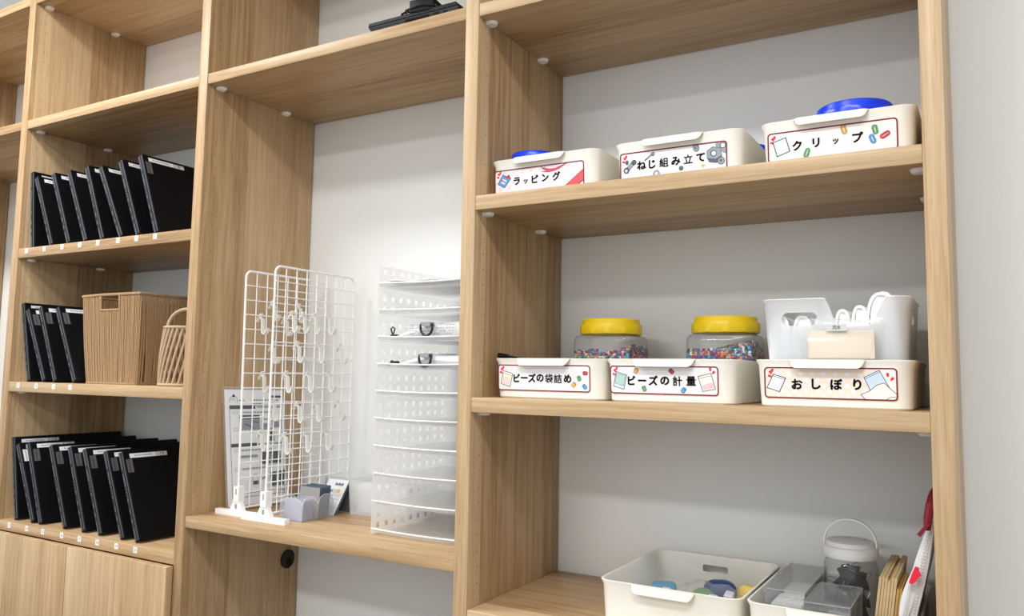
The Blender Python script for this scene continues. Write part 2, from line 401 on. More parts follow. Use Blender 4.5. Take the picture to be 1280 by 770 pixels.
# coordinates of the front top/bottom edge points read from the photo
UL = [((36, 210), (36, 307)), ((45.3, 217.5), (64.7, 304.7)), ((68, 213), (87.9, 302)), ((87.6, 210.4), (109.3, 300)), ((110, 204.7), (130.2, 297.4)), ((126.3, 202.5), (153.9, 294.7)), ((152.3, 197.6), (175, 291.4)), ((177.7, 193.8), (198.2, 289.2))]
ML = [((27.6, 378), (34.6, 476.8)), ((32.7, 385), (53.8, 476.8)), ((52.6, 383.8), (71.3, 477.3)), ((73.6, 383.3), (95.9, 477.8))]
DL = [((16.9, 544.4), (20.3, 649)), ((20, 555.6), (38.8, 653.5)), ((37.8, 555.6), (53.3, 657.9)), ((65.8, 558), (83.7, 661.3)), ((89.5, 560), (107.4, 666)), ((108, 563), (128.3, 670.4)), ((134.4, 565.7), (156, 674.8)), ((153.6, 568), (175.6, 681.2))]
def ray_y(u, v, y):
    d = _F + _R * (u - PX) / FPX - _U * (v - PY) / FPX; t = (y - CAM.y) / d.y; return CAM + t * d
NUM = 'zero one two three four five six seven eight nine ten eleven twelve thirteen fourteen fifteen sixteen seventeen eighteen nineteen twenty'.split()
prev = {}
def laptop(num, top, bot, zs, tagcol, strip, row):
    y0 = .02; a = ray_y(*top, y0); b = ray_y(*bot, y0)
    ang = math.atan2(b.x - a.x, a.z - b.z)
    zb = zs + LT * math.sin(ang) + .0002
    xb = b.x + (b.x - a.x) / (a.z - b.z) * (b.z - zb)
    if xb - LT * math.cos(ang) - LH * math.sin(ang) < XA2 + .001: xb = XA2 + .0015 + LT * math.cos(ang) + LH * math.sin(ang)
    if zs in prev:                     # rest against, never inside, the neighbour
        pxb, pzb, pa = prev[zs]; zt = zb + LH * math.cos(ang) - LT * math.sin(ang); k = LT * math.cos(ang) + LH * math.sin(ang)
        lim = pxb - math.tan(pa) * (zt - pzb)
        if xb - k < lim + .001: xb = lim + .001 + k
    prev[zs] = (xb, zb, ang)
    t = thing('laptop', 'closed black laptop on edge above the shelf tag number %s' % NUM[num], 'laptop', (xb, y0, zb), (0, -ang, 0), row)
    for nme, me in zip(('base', 'lid', 'edge_trim', 'ports', 'hinge'), LM): link(nme, me, t)
    # name strip along the top edge of the lid
    p = Print((.0001, .0, LH), (0, 1, 0), (0, 0, 1))
    u0 = strip; p.rect(u0, -.0215, u0 + .083, -.009, 'paper'); p.rect(u0 + .084, -.0215, u0 + .119, -.009, 'paper_grey')
    for k in range(11): p.rect(u0 + .014 + .0052 * k, -.0165, u0 + .0175 + .0052 * k, -.0135 + .0008 * (k % 3 == 0), 'ink_grey')
    for k, ch in enumerate(str(num)): p.char(ch, u0 + .1015 + (k - (len(str(num)) - 1) / 2) * .0085, -.0152, .0125, 'ink', 0)
    p.build('name_strip', t, label='white name strip with printed number')
    if tagcol:
        p = Print((.0001, .0, LH), (0, 1, 0), (0, 0, 1))
        p.rect(.006, -.062, .0245, -.024, tagcol)
        p.text('Lenovo', .0152, -.043, .0115, 'ink', .004, -math.pi / 2)
        p.build('logo_tag', t, label='corner logo tag')
for i, (a, b) in enumerate(UL): laptop(i + 1, a, b, 1.4763, 'grey_tag' if i == 7 else None, .018 if i else .024, 'laptops on the tagged bookcase shelves')
for i, (a, b) in enumerate(ML): laptop(i + 9, a, b, 1.0605, 'grey_tag', .019, 'laptops on the tagged bookcase shelves')
for i, (a, b) in enumerate(DL): laptop(i + 13, a, b, .642, 'paper' if i == 1 else 'grey_tag', .019, 'laptops on the tagged bookcase shelves')

# ------------------------------------------------------------------ laptop lying on the high board, with its charger
ZT = 1.8905
t = thing('laptop', 'closed black laptop lying flat on the high board under a power adapter', 'laptop', (-.402, .006, ZT), (0, 0, R(1.5))); t.scale = (1, 1, 1.22)
W = .248
b = MB().loft([[(.008, .004, .0012), (W - .004, .004, .0012), (W - .004, .35, .0012), (.008, .35, .0012)], [(0, 0, .0105), (W, 0, .0125), (W, .355, .0125), (0, .355, .0105)]]); me = b.mesh('base', 'black_mid'); bevel_mesh(me, .0012)
link('base', me, t)
me = MB().loft([[(0, 0, .0112), (W, 0, .0132), (W, .355, .0132), (0, .355, .0112)], [(.001, .001, .019), (W - .008, .001, .0215), (W - .008, .354, .0215), (.001, .354, .019)]]).mesh('lid', 'black'); bevel_mesh(me, .0015); link('lid', me, t)
v = MB()
for k in range(10): v.box(.106 + .0065 * k, .1100 + .0065 * k, -.0003, .004, .0045, .0094)
v.box(.182, .196, -.0003, .004, .0048, .0092); v.box(.209, .217, -.0003, .004, .0055, .0085); v.build('ports', 'hole', t)
f = MB()
for x, y in ((.02, .03), (W - .03, .03), (.02, .32), (W - .03, .32)): f.box(x, x + .015, y, y + .02, 0, .002)
f.build('rubber_feet', 'black_gloss', t)
ad = thing('power_adapter', 'black power adapter resting on the laptop lid on the high board', 'adapter', (-.292, .016, ZT + .0268), (0, 0, R(8)))
rbox('body', 'black', (0, .062, 0, .11, 0, .032), ad, .004, 2)
c = MB(); c.tube([(.002, .02, .012), (-.012, .012, .012), (-.022, .008, .006), (-.026, .012, .0035), (-.02, .03, .0035), (.0, -.012, .0035), (.045, -.02, .0035), (.075, -.01, .0035)], .0028, 8); c.build('cable', 'black_gloss', ad, smooth=True)

# ------------------------------------------------------------------ woven baskets
bk = thing('woven_basket', 'large square woven rope basket with a cut-out handle', 'basket', (-1.357, .03, 1.0606))
bw0, bw1, bd0, bd1, bh = .113, .134, .275, .305, .256
cord = MB(); rnd = random.Random(3)
def side_pt(side, s, z):
    k = z / bh; hw = bw0 + (bw1 - bw0) * k + .004 * math.sin(math.pi * k); hd = (bd0 + (bd1 - bd0) * k) / 2
    cy = .155
    if side == 0: return Vector((s * hw, cy - hd, z))
    if side == 1: return Vector((hw, cy + s * hd, z))
    if side == 2: return Vector((s * hw, cy + hd, z))
    return Vector((-hw, cy + s * hd, z))
def strand(side, s0, s1, z0, z1, r):
    pts = []
    ph = rnd.uniform(0, 6); am = rnd.uniform(0, .012)
    for i in range(6):
        k = i / 5; s = s0 + (s1 - s0) * k + am * math.sin(ph + 4 * k)
        pts.append(side_pt(side, max(-.99, min(.99, s)), z0 + (z1 - z0) * k))
    cord.tube(pts, r, 6)
for side, n in ((0, 40), (1, 46), (2, 38), (3, 44)):
    for i in range(n):
        s = -1 + 2 * (i + .5) / n
        sb = s + rnd.uniform(-.02, .02) + (.05 * math.sin(i * .35) if side == 1 else 0)
        if side in (0, 2) and -.34 < s < .30: strand(side, sb, s, .003, .212, .0028)
        else: strand(side, sb, s, .003, bh - .004, .0028)
cord.build('woven_cord', 'rope', bk, smooth=True, kind='stuff')
rim = MB()
hw, hd = bw1, bd1 / 2; cy = .155
rim.tube([(-hw, cy - hd, bh), (-hw * .3, cy - hd, bh + .002), (hw, cy - hd, bh + .001), (hw, cy, bh), (hw, cy + hd, bh), (0, cy + hd, bh), (-hw, cy + hd, bh), (-hw, cy, bh)], .0046, 7, closed=True)
rim.build('rim', 'rope', bk, smooth=True)
hr = MB(); a0, a1 = side_pt(0, -.35, .213), side_pt(0, .31, .213); b0, b1 = side_pt(0, -.35, bh), side_pt(0, .31, bh)
hr.tube([b0, a0], .004, 6); hr.tube([a0, a1], .0042, 6); hr.tube([a1, b1], .004, 6); hr.build('handle_frame', 'rope', bk, smooth=True)
MB().box(-bw0, bw0, .155 - bd0 / 2, .155 + bd0 / 2, 0, .004).build('base', 'rope', bk)
br = MB(); br.tube([(-bw0, .155 - bd0 / 2, .003), (bw0, .155 - bd0 / 2, .003), (bw0, .155 + bd0 / 2, .003), (-bw0, .155 + bd0 / 2, .003)], .0042, 6, closed=True); br.build('base_rim', 'rope', bk, smooth=True)

sb = thing('woven_basket', 'small round open-weave basket with an arched handle', 'basket', (-1.094, .088, 1.0606), (0, 0, R(20)))
cd = MB(); n = 26; h = .160; r0, r1 = .062, .054
for fam, tw in ((0, .55), (1, .0)):
    for i in range(n if fam == 0 else 0):
        a0 = 2 * math.pi * i / n; pts = []
        for q in range(7):
            k = q / 6; a = a0 + tw * k; rr = r0 + (r1 - r0) * k + .003 * math.sin(math.pi * k)
            pts.append((rr * math.cos(a), rr * math.sin(a), .004 + (h - .008) * k))
        cd.tube(pts, .0034, 6)
cd.build('woven_cord', 'rope_light', sb, smooth=True, kind='stuff')
def ringt(r, z, th): 
    m_ = MB(); m_.tube([(r * math.cos(2 * math.pi * i / 28), r * math.sin(2 * math.pi * i / 28), z) for i in range(28)], th, 7, closed=True); return m_
ringt(r1, h, .0045).build('rim', 'rope_light', sb, smooth=True); ringt(r0, .0045, .0045).build('base_rim', 'rope_light', sb, smooth=True)
MB().lathe([(r0, 0), (r0, .004)], 28).build('base', 'rope_light', sb)
hd_ = MB(); pts = []
for i in range(17):
    t_ = math.pi * i / 16; pts.append((-.054 * math.cos(t_), 0, h + .052 * math.sin(t_)))
hd_.tube(pts, .0052, 8)
for i in range(60):
    pass
hd_.build('handle', 'rope_light', sb, smooth=True)

# ------------------------------------------------------------------ wire grids with feet and hooks
ZD = .7379
def grid(name, label, xb, xt, y0, y1, zt, loc_note):
    t = thing(name, label, 'wire grid', (xb, y0, ZD))
    z0, z1 = .018, zt - ZD; L_ = y1 - y0; dx = xt - xb
    X = lambda z: dx * (z - z0) / (z1 - z0)
    fr = MB(); r = .018; pts = []
    for cy, cz, a in ((r, z0 + r, 180), (r, z1 - r, 90), (L_ - r, z1 - r, 0), (L_ - r, z0 + r, -90)):
        for i in range(5):
            q = R(a - 90 * i / 4 + (0 if True else 0)); pts.append((0, cy + r * math.cos(q), cz + r * math.sin(q)))
    # ordered round the outline
    pts = []
    for cy, cz, a in ((r, z1 - r, 180), (L_ - r, z1 - r, 90), (L_ - r, z0 + r, 0), (r, z0 + r, -90)):
        for i in range(6):
            q = R(a - 90 * i / 5); pts.append((X(cz + r * math.sin(q)), cy + r * math.cos(q), cz + r * math.sin(q)))
    fr.tube(pts, .0030, 8, closed=True); fr.build('frame', 'wire_white', t, smooth=True)
    wv = MB(); wv.tube([(0, 0, 0), (0, 0, 1)], .0016, 6); wm = None
    for i in range(1, 8):
        y = L_ * i / 8; m_ = MB(); m_.tube([(X(z0), y, z0), (X(z1), y, z1)], .0016, 6); m_.build('wire', 'wire_white', t, smooth=True)
    for i in range(1, 16):
        z = z0 + (z1 - z0) * i / 16; m_ = MB(); m_.tube([(X(z) + .003, 0, z), (X(z) + .003, L_, z)], .0016, 6); m_.build('wire', 'wire_white', t, smooth=True)
    for y in (.0, L_):
        ft = thing_part('foot', t, y)
    return t
def thing_part(name, t, y):
    m_ = MB()
    m_.box(-.075, .075, y - .008, y + .008, 0, .013)
    # gusset outline in x-z, post with a slot
    out = [(-.024, .013), (.024, .013), (.012, .036), (-.012, .036)]
    m_.prism(out, lambda a, b: (a, y - .006, b), lambda a, b: (a, y + .006, b))
    m_.box(-.0095, .0095, y - .008, y + .012, .036, .074)
    f_ = m_.build(name, 'white_plastic', t)
    MB().box(-.002, .002, y - .0086, y - .0056, .019, .030).build('slot', 'ink_grey', f_); MB().box(-.002, .002, y - .0086, y - .0078, .054, .068).build('slot', 'ink_grey', f_)
    return f_
grid('wire_grid', 'white wire grid panel on feet beside the laminated sheet', -.8475, -.856, .082, .378, 1.368, '')
grid('wire_grid', 'white wire grid panel on feet beside the clear card tray', -.728, -.7275, .062, .358, 1.372, '')
# hook: strip with a curl, hanging on a wire
hk = MB(); prof = [(0.0, .006), (-.004, .004), (-.004, -.004), (.0025, -.006), (.0035, -.02), (.0038, -.034), (.006, -.0405), (.0105, -.0425), (.015, -.040), (.0175, -.034), (.0185, -.028)]
th = .0016; out = prof + [(x - th * .3 + (th if i > 5 else -th * 0) * 0 - th, z + (th if i > 4 else 0)) for i, (x, z) in list(enumerate(prof))[::-1]]
def strip(mb, prof, w0, w1, th):
    rings = []
    P_ = [Vector((p[0], p[1])) for p in prof]
    for i, p in enumerate(P_):
        tg = (P_[min(i + 1, len(P_) - 1)] - P_[max(i - 1, 0)]).normalized(); nn = Vector((-tg.y, tg.x)) * th / 2
        k = i / (len(P_) - 1); w_ = (w0 + (w1 - w0) * k) / 2
        rings.append([(p.x + nn.x, -w_, p.y + nn.y), (p.x + nn.x, w_, p.y + nn.y), (p.x - nn.x, w_, p.y - nn.y), (p.x - nn.x, -w_, p.y - nn.y)])
    mb.loft(rings)
hk = MB(); strip(hk, prof, .009, .013, .0022); strip(hk, [(.003, -.002), (.012, .0045), (.0165, .0035)], .006, .008, .002) if False else None
hkm = hk.mesh('hook', 'hook_white', True)
clip = MB(); strip(clip, [(-.004, .002), (-.009, -.004), (-.012, -.013)], .007, .009, .002); clipm = clip.mesh('hook_clip', 'hook_white', True)
def hooks(pxs, xp, y0, y1, z1, lab, grp):
    L_ = y1 - y0; z0 = ZD + .018
    for u, v in pxs:
        d = _F + _R * (u - PX) / FPX - _U * (v - PY) / FPX; tt = (xp - CAM.x) / d.x; q = CAM + tt * d
        cell = (z1 - z0) / 16; zz = z0 + round((q.z - z0) / cell) * cell
        yy = min(max(q.y, y0 + .012), y1 - .012)
        lean = 0
        h_ = thing('hook', lab, 'hook', (xp + .0062, yy, zz - .002), (0, 0, R(6)), grp); h_.scale = (1.12, 1.12, 1.12)
        link('hook_body', hkm, h_); link('hook_clip', clipm, h_)
hooks([(356.6, 397), (371, 379), (364, 397), (378, 397), (392, 397), (409.6, 399), (371, 432.6), (397.5, 433.7), (424, 435.2), (356.6, 469), (384.2, 469), (409.6, 469), (371, 503.4), (394.4, 504.5), (421.3, 504), (355, 539.6), (380.8, 539.6), (406, 539.6)][2:], -.728, .062, .358, 1.372, 'small white hook hanging on the wire grid beside the card tray', 'hooks on the grid beside the card tray')
hooks([(325.6, 395), (340, 379.6), (340, 433), (327.4, 467.5), (340, 508), (325, 541), (356, 397), (373, 379)], -.852, .082, .378, 1.368, 'small white hook hanging on the wire grid beside the laminated sheet', 'hooks on the grid beside the laminated sheet')

# ------------------------------------------------------------------ laminated sheet leaning on the upright
ls = thing('laminated_sheet', 'laminated printed instruction sheet leaning against the oak upright', 'sheet', (-.903, .0935, ZD + .0004), (0, 0, 0))
rt = Vector((0, 1, 0)); up = Vector((-.040, 0, .326)).normalized(); rt = (rt + up * -.02).normalized(); Wd, Hh = .222, .328
nrm = rt.cross(up).normalized()
def sh(u, v, n=0): return tuple(rt * u + up * v + nrm * n)
MB().prism([(0, .0055), (Wd, .0055), (Wd, Hh), (0, Hh)], lambda a, b: sh(a, b, 0), lambda a, b: sh(a, b, .0007)).build('plastic_pouch', 'clear_bag', ls)
MB().prism([(.007, .012), (Wd - .007, .012), (Wd - .007, Hh - .008), (.007, Hh - .008)], lambda a, b: sh(a, b, .0001), lambda a, b: sh(a, b, .0009)).build('paper', 'paper', ls)
p = Print(sh(.007, .012, .0010), rt, up, .0001); pw, ph = Wd - .014, Hh - .02
G, DK = 'ink_grey', 'ink_dark'
def S(u, v): return (u * pw, (1 - v) * ph)       # fractions from the top left
def fr_(u0, v0, u1, v1, m): p.poly([S(u0, v1), S(u1, v1), S(u1, v0), S(u0, v0)], m)
p.line([S(.08, .115), S(.08, .08), S(.11, .062), S(.18, .062), S(.2, .08), S(.2, .115)], .0012, DK); p.disc(*S(.145, .055), .004, 'p_navy')
p.line([S(.11, .1), S(.11, .08), S(.14, .08), S(.14, .1)], .001, DK); p.line([S(.16, .1), S(.16, .08)], .001, DK)
fr_(.23, .09, .31, .1, DK)
for k in range(9): fr_(.47 + .05 * k, .085, .505 + .05 * k, .098, G)
for k in range(4): fr_(.47 + .035 * k, .11, .495 + .035 * k, .125, DK)
fr_(.78, .05, .97, .068, DK)
p.line([S(.07, .14), S(.95, .14), S(.95, .93), S(.07, .93)], .0012, DK, True)
for v0 in (.14, .47): fr_(.075, v0, .5, v0 + .03, DK); fr_(.52, v0 + .008, .94, v0 + .02, G)
for v0 in (.20, .35, .53, .69):
    p.line([S(.12, v0 - .01), S(.2, v0 - .01), S(.2, v0 + .01), S(.12, v0 + .01)], .0008, G, True)
    for k in range(10): fr_(.24 + .055 * k, v0 - .006, .285 + .055 * k, v0 + .006, G)
fr_(.22, .225, .56, .345, G); fr_(.22, .225, .56, .26, DK); p.line([S(.3, .3), S(.45, .34)], .003, DK); p.line([S(.42, .285), S(.54, .29)], .003, DK)
fr_(.6, .26, .72, .34, G); fr_(.62, .27, .70, .30, 'paper'); fr_(.78, .26, .9, .34, G)
fr_(.2, .575, .5, .595, G); fr_(.57, .555, .9, .66, DK); fr_(.7, .575, .73, .66, G); fr_(.72, .37, .8, .46, DK)
p.line([S(.4, .79), S(.43, .74), S(.47, .74), S(.5, .79), S(.5, .83), S(.4, .83)], .0012, G, True); fr_(.41, .80, .49, .83, DK)
p.line([S(.56, .79), S(.62, .775), S(.66, .79)], .003, DK); p.poly([S(.72, .86), S(.93, .86), S(.97, .73), S(.70, .74)], DK); p.poly([S(.8, .86), S(.86, .86), S(.86, .74), S(.8, .74)], G)
p.line([S(.3, .9), S(.95, .885)], .001, DK); fr_(.86, .90, .93, .91, DK)
p.build('printed_page', ls)

# ------------------------------------------------------------------ card tray, calendar, clear bin
tr = thing('card_tray', 'clear scalloped card tray with compartments on the desk board', 'tray', (-.7225, .104, ZD + .0004))
tw, td, thh = .076, .112, .046
shell = MB(); shell.box(0, tw, 0, td, 0, .0016)
def scallop(n, L_, h0, h1):
    pts = []
    for i in range(n):
        for k in range(9):
            q = k / 8; pts.append((L_ * (i + q) / n, h0 + (h1 - h0) * math.sqrt(max(0, 1 - (2 * q - 1) ** 2)) * 1.0))
    return pts
fo = [(0, 0)] + scallop(1, tw, .040, .056) + [(tw, 0)]
so = [(0, 0)] + scallop(2, td, .038, .060) + [(td, 0)]
for y in (0, td / 2, td - .0015): shell.prism(fo, lambda a, b: (a, y, b), lambda a, b: (a, y + .0015, b))
for x in (0, tw - .0015): shell.prism(so, lambda a, b: (x, a, b), lambda a, b: (x + .0015, a, b))
shell.build('tray_body', 'tray_clear', tr)
re_ = MB(); re_.tube([(a, .0007, b) for a, b in fo[1:-1]], .0011, 5); re_.tube([(tw - .0007, a, b) for a, b in so[1:-1]], .0011, 5); re_.tube([(a, td - .0007, b) for a, b in fo[1:-1]], .0011, 5); re_.tube([(.0007, a, b) for a, b in so[1:-1]], .0011, 5); re_.build('tray_edge', 'milky', tr)
def cards(name, lab, x0, x1, y0, y1, h, n, m, lean, grp):
    for i in range(n):
        yy = y0 + (y1 - y0) * i / max(1, n - 1)
        c_ = MB().box(x0, x1, 0, .0012, 0, h + random.uniform(-.0015, .0015)); me = c_.mesh('card', m)
        link('card', me, None, lab, 'card', grp, loc=(-.7225, .104 + yy, ZD + .0024), rot=(R(-lean), 0, 0))
cards('card', 'lilac card standing in the front half of the clear card tray', .006, tw - .006, .007, .040, .050, 9, 'card_lilac', 6, 'lilac cards in the tray')
cards('card', 'slate blue card standing in the rear half of the clear card tray', .006, tw - .006, .063, .098, .076, 10, 'card_slate', 6, 'slate cards in the tray')
c_ = MB().box(.004, tw - .0045, 0, .0012, 0, .074); link('card', c_.mesh('card', 'card_grey'), None, 'plain grey divider card at the front of the slate cards', 'card', None, loc=(-.7225,   .104 + .0600, ZD + .0024), rot=(R(-4), 0, 0))

cal = thing('desk_calendar', 'small tent desk calendar with a white printed page and spiral top', 'calendar', (-.7225, .224, ZD + .0004))
cw, chh = .070, .106
ta = Vector((0, .062, .090)).normalized()
def cp(a, b, n=0): return tuple(Vector((1, 0, 0)) * a + ta * b + Vector((1, 0, 0)).cross(ta) * n)
MB().prism([(0, 0), (cw, 0), (cw, chh), (0, chh)], lambda a, b: cp(a, b, 0), lambda a, b: cp(a, b, .0012)).build('page', 'paper', cal)
pk = Vector(cp(0, chh)); bl = MB()
bl.prism([(0, 0), (cw, 0), (cw, chh * 1.0), (0, chh * 1.0)], lambda a, b: cp(a + .0006, b, -.0016), lambda a, b: cp(a + .0006, b, -.0066)).build('stand', 'ink_dark', cal)
lg = MB(); lg.add([(0, pk.y, pk.z - .008), (cw, pk.y, pk.z - .008), (cw, pk.y + .006, 0), (0, pk.y + .006, 0), (0, pk.y + .0015, pk.z - .008), (cw, pk.y + .0015, pk.z - .008), (cw, pk.y + .0075, 0), (0, pk.y + .0075, 0)], [(0, 1, 2, 3), (7, 6, 5, 4), (0, 4, 5, 1), (1, 5, 6, 2), (2, 6, 7, 3), (3, 7, 4, 0)]); lg.build('back_leg', 'ink_dark', cal)
p = Print(cp(0, 0, .0013), (1, 0, 0), ta, .0001)
for k in range(5): p.rect(.030 + .0058 * k, .083, .034 + .0058 * k, .091 - .002 * (k % 2), 'p_navy')
p.rect(.005, .062, .046, .072, 'paper_grey'); p.rect(.018, .064, .03, .069, 'p_slate'); p.rect(.046, .062, .066, .072, 'p_orange'); p.rect(.056, .062, .066, .072, 'p_peach')
for k in range(5): p.line([(.005, .055 - .011 * k), (cw - .005, .055 - .011 * k)], .0008, 'ink_grey')
for k in range(5): p.line([(.008 + .013 * k, .055), (.008 + .013 * k, .011)], .0006, 'paper_grey')
p.build('printed_page', cal)
sr = MB()
for k in range(14):
    xx = .005 + (cw - .01) * k / 13; cc = Vector(cp(xx, chh - .003))
    sr.tube([cc + Vector((0, .0035 * math.cos(q), .0035 * math.sin(q))) for q in (2 * math.pi * i / 8 for i in range(8))], .0007, 5, closed=True)
sr.build('spiral', 'ink_grey', cal)

bn = thing('plastic_bin', 'translucent clear plastic bin standing against the wall behind the calendar', 'bin', (-.646, .262, ZD + .0004))
def tub(mb, w, d, h, tp, r, th, z0=0):
    mb.loft([rrect(tp, w - tp, tp, d - tp, r, z0), rrect(0, w, 0, d, r, z0 + h), rrect(th, w - th, th, d - th, r, z0 + h), rrect(tp + th, w - tp - th, tp + th, d - tp - th, r, z0 + th)], 0, True, True)
    return mb
tub(MB(), .205, .130, .088, .004, .012, .0015).build('bin_body', 'milky', bn, smooth=True)
rm = MB(); rm.tube(rrect(-.001, .206, -.001, .131, .012, .088), .0018, 6, closed=True); rm.build('rim', 'clear_bag', bn, smooth=True)
for k in range(3):
    link('clear_sleeve', bevel_mesh(MB().box(0, .050, 0, .06, 0, .074).mesh('clear_sleeve', 'mesh_white'), .006), None, 'milky plastic sleeve bundle standing in the clear bin', 'sleeve', 'sleeves in the clear bin', loc=(-.630 + .058 * k, .285, ZD + .003))

# ------------------------------------------------------------------ ten-tier document case
dc = thing('document_case', 'tall frosted plastic document case with open trays and slotted sides', 'document case', (-.417, .090, ZD + .0004))
cw, cdp, ch = .262, .292, .622
def slotted(name, x0):
    ys = [0]; 
    for k in range(9): y = .018 + .031 * k; ys += [y, y + .0125]
    ys += [cdp]; zs = [0]
    for t_ in range(10):
        zb = .0628 * t_
        for q in (.012, .036): 
            zs += [zb + q, zb + q + .0125]
    zs += [ch]
    ok = lambda i, j: not (i % 2 == 1 and j % 2 == 1)
    m_ = MB(); nz = len(zs); idx = {}
    for side in (0, 1):
        for i, y in enumerate(ys):
            for j, z in enumerate(zs): idx[(side, i, j)] = len(m_.v); m_.v.append((x0 + .0016 * side, y, z))
    def q4(*k): m_.f.append(tuple(idx[q] for q in k)); m_.m.append(0)
    for i in range(len(ys) - 1):
        for j in range(nz - 1):
            if ok(i, j):
                for s_ in (0, 1): q4((s_, i, j), (s_, i + 1, j), (s_, i + 1, j + 1), (s_, i, j + 1))
            else:
                for a, b_ in (((i, j), (i + 1, j)), ((i + 1, j), (i + 1, j + 1)), ((i + 1, j + 1), (i, j + 1)), ((i, j + 1), (i, j))):
                    q4((0,) + a, (0,) + b_, (1,) + b_, (1,) + a)
    return m_.build(name, 'frosted', dc)
slotted('side_panel', 0); slotted('side_panel', cw - .0016)
MB().box(.0018, cw - .0018, cdp - .0016, cdp, 0, ch).build('back_panel', 'frosted', dc)
tm = MB(); n = 12
def tray_sheet():
    m_ = MB(); up_, dn = [], []
    prof = [(.002, .010), (.006, .003), (.02, .0), (.10, -.0), (.2, .0), (cdp - .003, .001)]
    rings = []
    for i in range(n + 1):
        x = .002 + (cw - .004) * i / n; sag = -.0022 * math.sin(math.pi * i / n)
        rings.append([(x, y, z + sag * (1 if y < .1 else .4) + .004) for y, z in prof] + [(x, y, z + sag * (1 if y < .1 else .4) + .0022) for y, z in prof[::-1]])
    m_.loft(rings); return m_.mesh('tray', 'frosted_tray', True)
trm = tray_sheet()
lipm = MB(); lipm.tube([(.001 + (cw - .002) * i / 12, .001, .010 - .0022 * math.sin(math.pi * i / 12) + .0035) for i in range(13)], .0019, 6); lipm = lipm.mesh('lip', 'white_plastic', True)
for k in range(10):
    tq = link('tray', trm, dc, loc=(0, 0, .0628 * k)); link('lip', lipm, tq)
for i in range(3):
    pp = MB(); rings = []
    for k in range(9):
        q = k / 8; x = .004 + .005 * i + (cw - .016) * q; zz = .004 * math.sin(3 * q + i) + .010 * max(0, q - .3)
        rings.append([(x, .008, zz), (x, .25, zz * .4), (x, .25, zz * .4 + .0012), (x, .008, zz + .0012)])
    pp.loft(rings); link('paper_sheaf', pp.mesh('paper_sheaf', 'paper', True), None, 'thin stack of white paper lying in the top tray of the document case', 'paper', 'papers in the top tray', loc=(-.416, .098, ZD + .0004 + .0628 * 9 + .0075 + .0042 * i))
def pouch(tier, hgt, lab, x0):
    z = ZD + .0004 + .0628 * tier + .0050
    t = thing('zip_pouch', lab, 'pouch', (-.417 + x0, .104, z))
    L_ = cw - x0 - .006; m_ = MB(); nx, ny = 18, 10; rnd2 = random.Random(tier)
    rings = []
    for i in range(nx + 1):
        u = i / nx; prof = min(1, (u / .42)) ** .9 if u < .42 else 1
        H = max(.003, hgt * prof) * (.93 + .07 * math.sin(7 * u + tier)); ring = []
        for j in range(ny * 2):
            a = 2 * math.pi * j / (ny * 2); yy = .115 + .112 * math.copysign(abs(math.cos(a)) ** .6, math.cos(a)); zz = H / 2 + H / 2 * math.copysign(abs(math.sin(a)) ** .7, math.sin(a))
            ring.append((L_ * u, yy, zz + .0015 * math.sin(9 * u + 3 * a) * prof * (zz > .004)))
        rings.append(ring)
    m_.loft(rings); m_.build('bag_body', 'mesh_white', t, smooth=True)
    s_ = MB()
    for r_ in range(5):
        for k in range(16):
            if random.random() < .7:
                x_ = .055 + k * .0085; zz = hgt * (.15 + .13 * r_)
                s_.box(x_, x_ + random.uniform(.003, .007), .0005, .0022, zz, zz + .0012)
    if hgt > .04: s_.build('mesh_marks', 'ink_grey', t)
    zp = MB(); zp.box(-.012, .004, .09, .10, .0045, .009); zp.tube([(-.010, .095, .008), (-.013, .093, .020), (-.008, .092, .0235), (-.004, .094, .020), (-.008, .095, .010)] if tier == 7 else [(-.010, .092, .010), (-.014, .090, .000), (-.018, .088, -.004 + .006), (-.012, .089, .002), (-.008, .092, .010)], .0016, 6)
    zo = zp.build('zipper_pull', 'dark_ring', t, smooth=True, label='dark metal zipper pull'); zo.location = (.002, -.062, .004); zo.scale = (1.25, 1, 1.25)
    rr = MB(); cx = .118 - .004 * (tier == 6); cz = hgt * .55 + .002
    ring = [(cx + .0165 * math.cos(q), -.007, cz - .002 + .0175 * math.sin(q)) for q in (math.pi + math.pi * i / 10 for i in range(11))] + [(cx + .0165, -.007, cz + .006), (cx - .0165, -.007, cz + .006)]
    rr.tube(ring, .0030, 7, closed=True); rr.build('d_ring', 'dark_ring', t, smooth=True, label='black plastic D ring')
    MB().box(cx - .0125, cx + .0125, -.0105, .006, cz + .001, cz + .0105).build('ring_loop', 'ink_grey', t)
pouch(7, .050, 'fat white mesh zip pouch with black D ring in the document case', .020)
pouch(6, .036, 'flatter white mesh zip pouch with black D ring in the document case', .022)

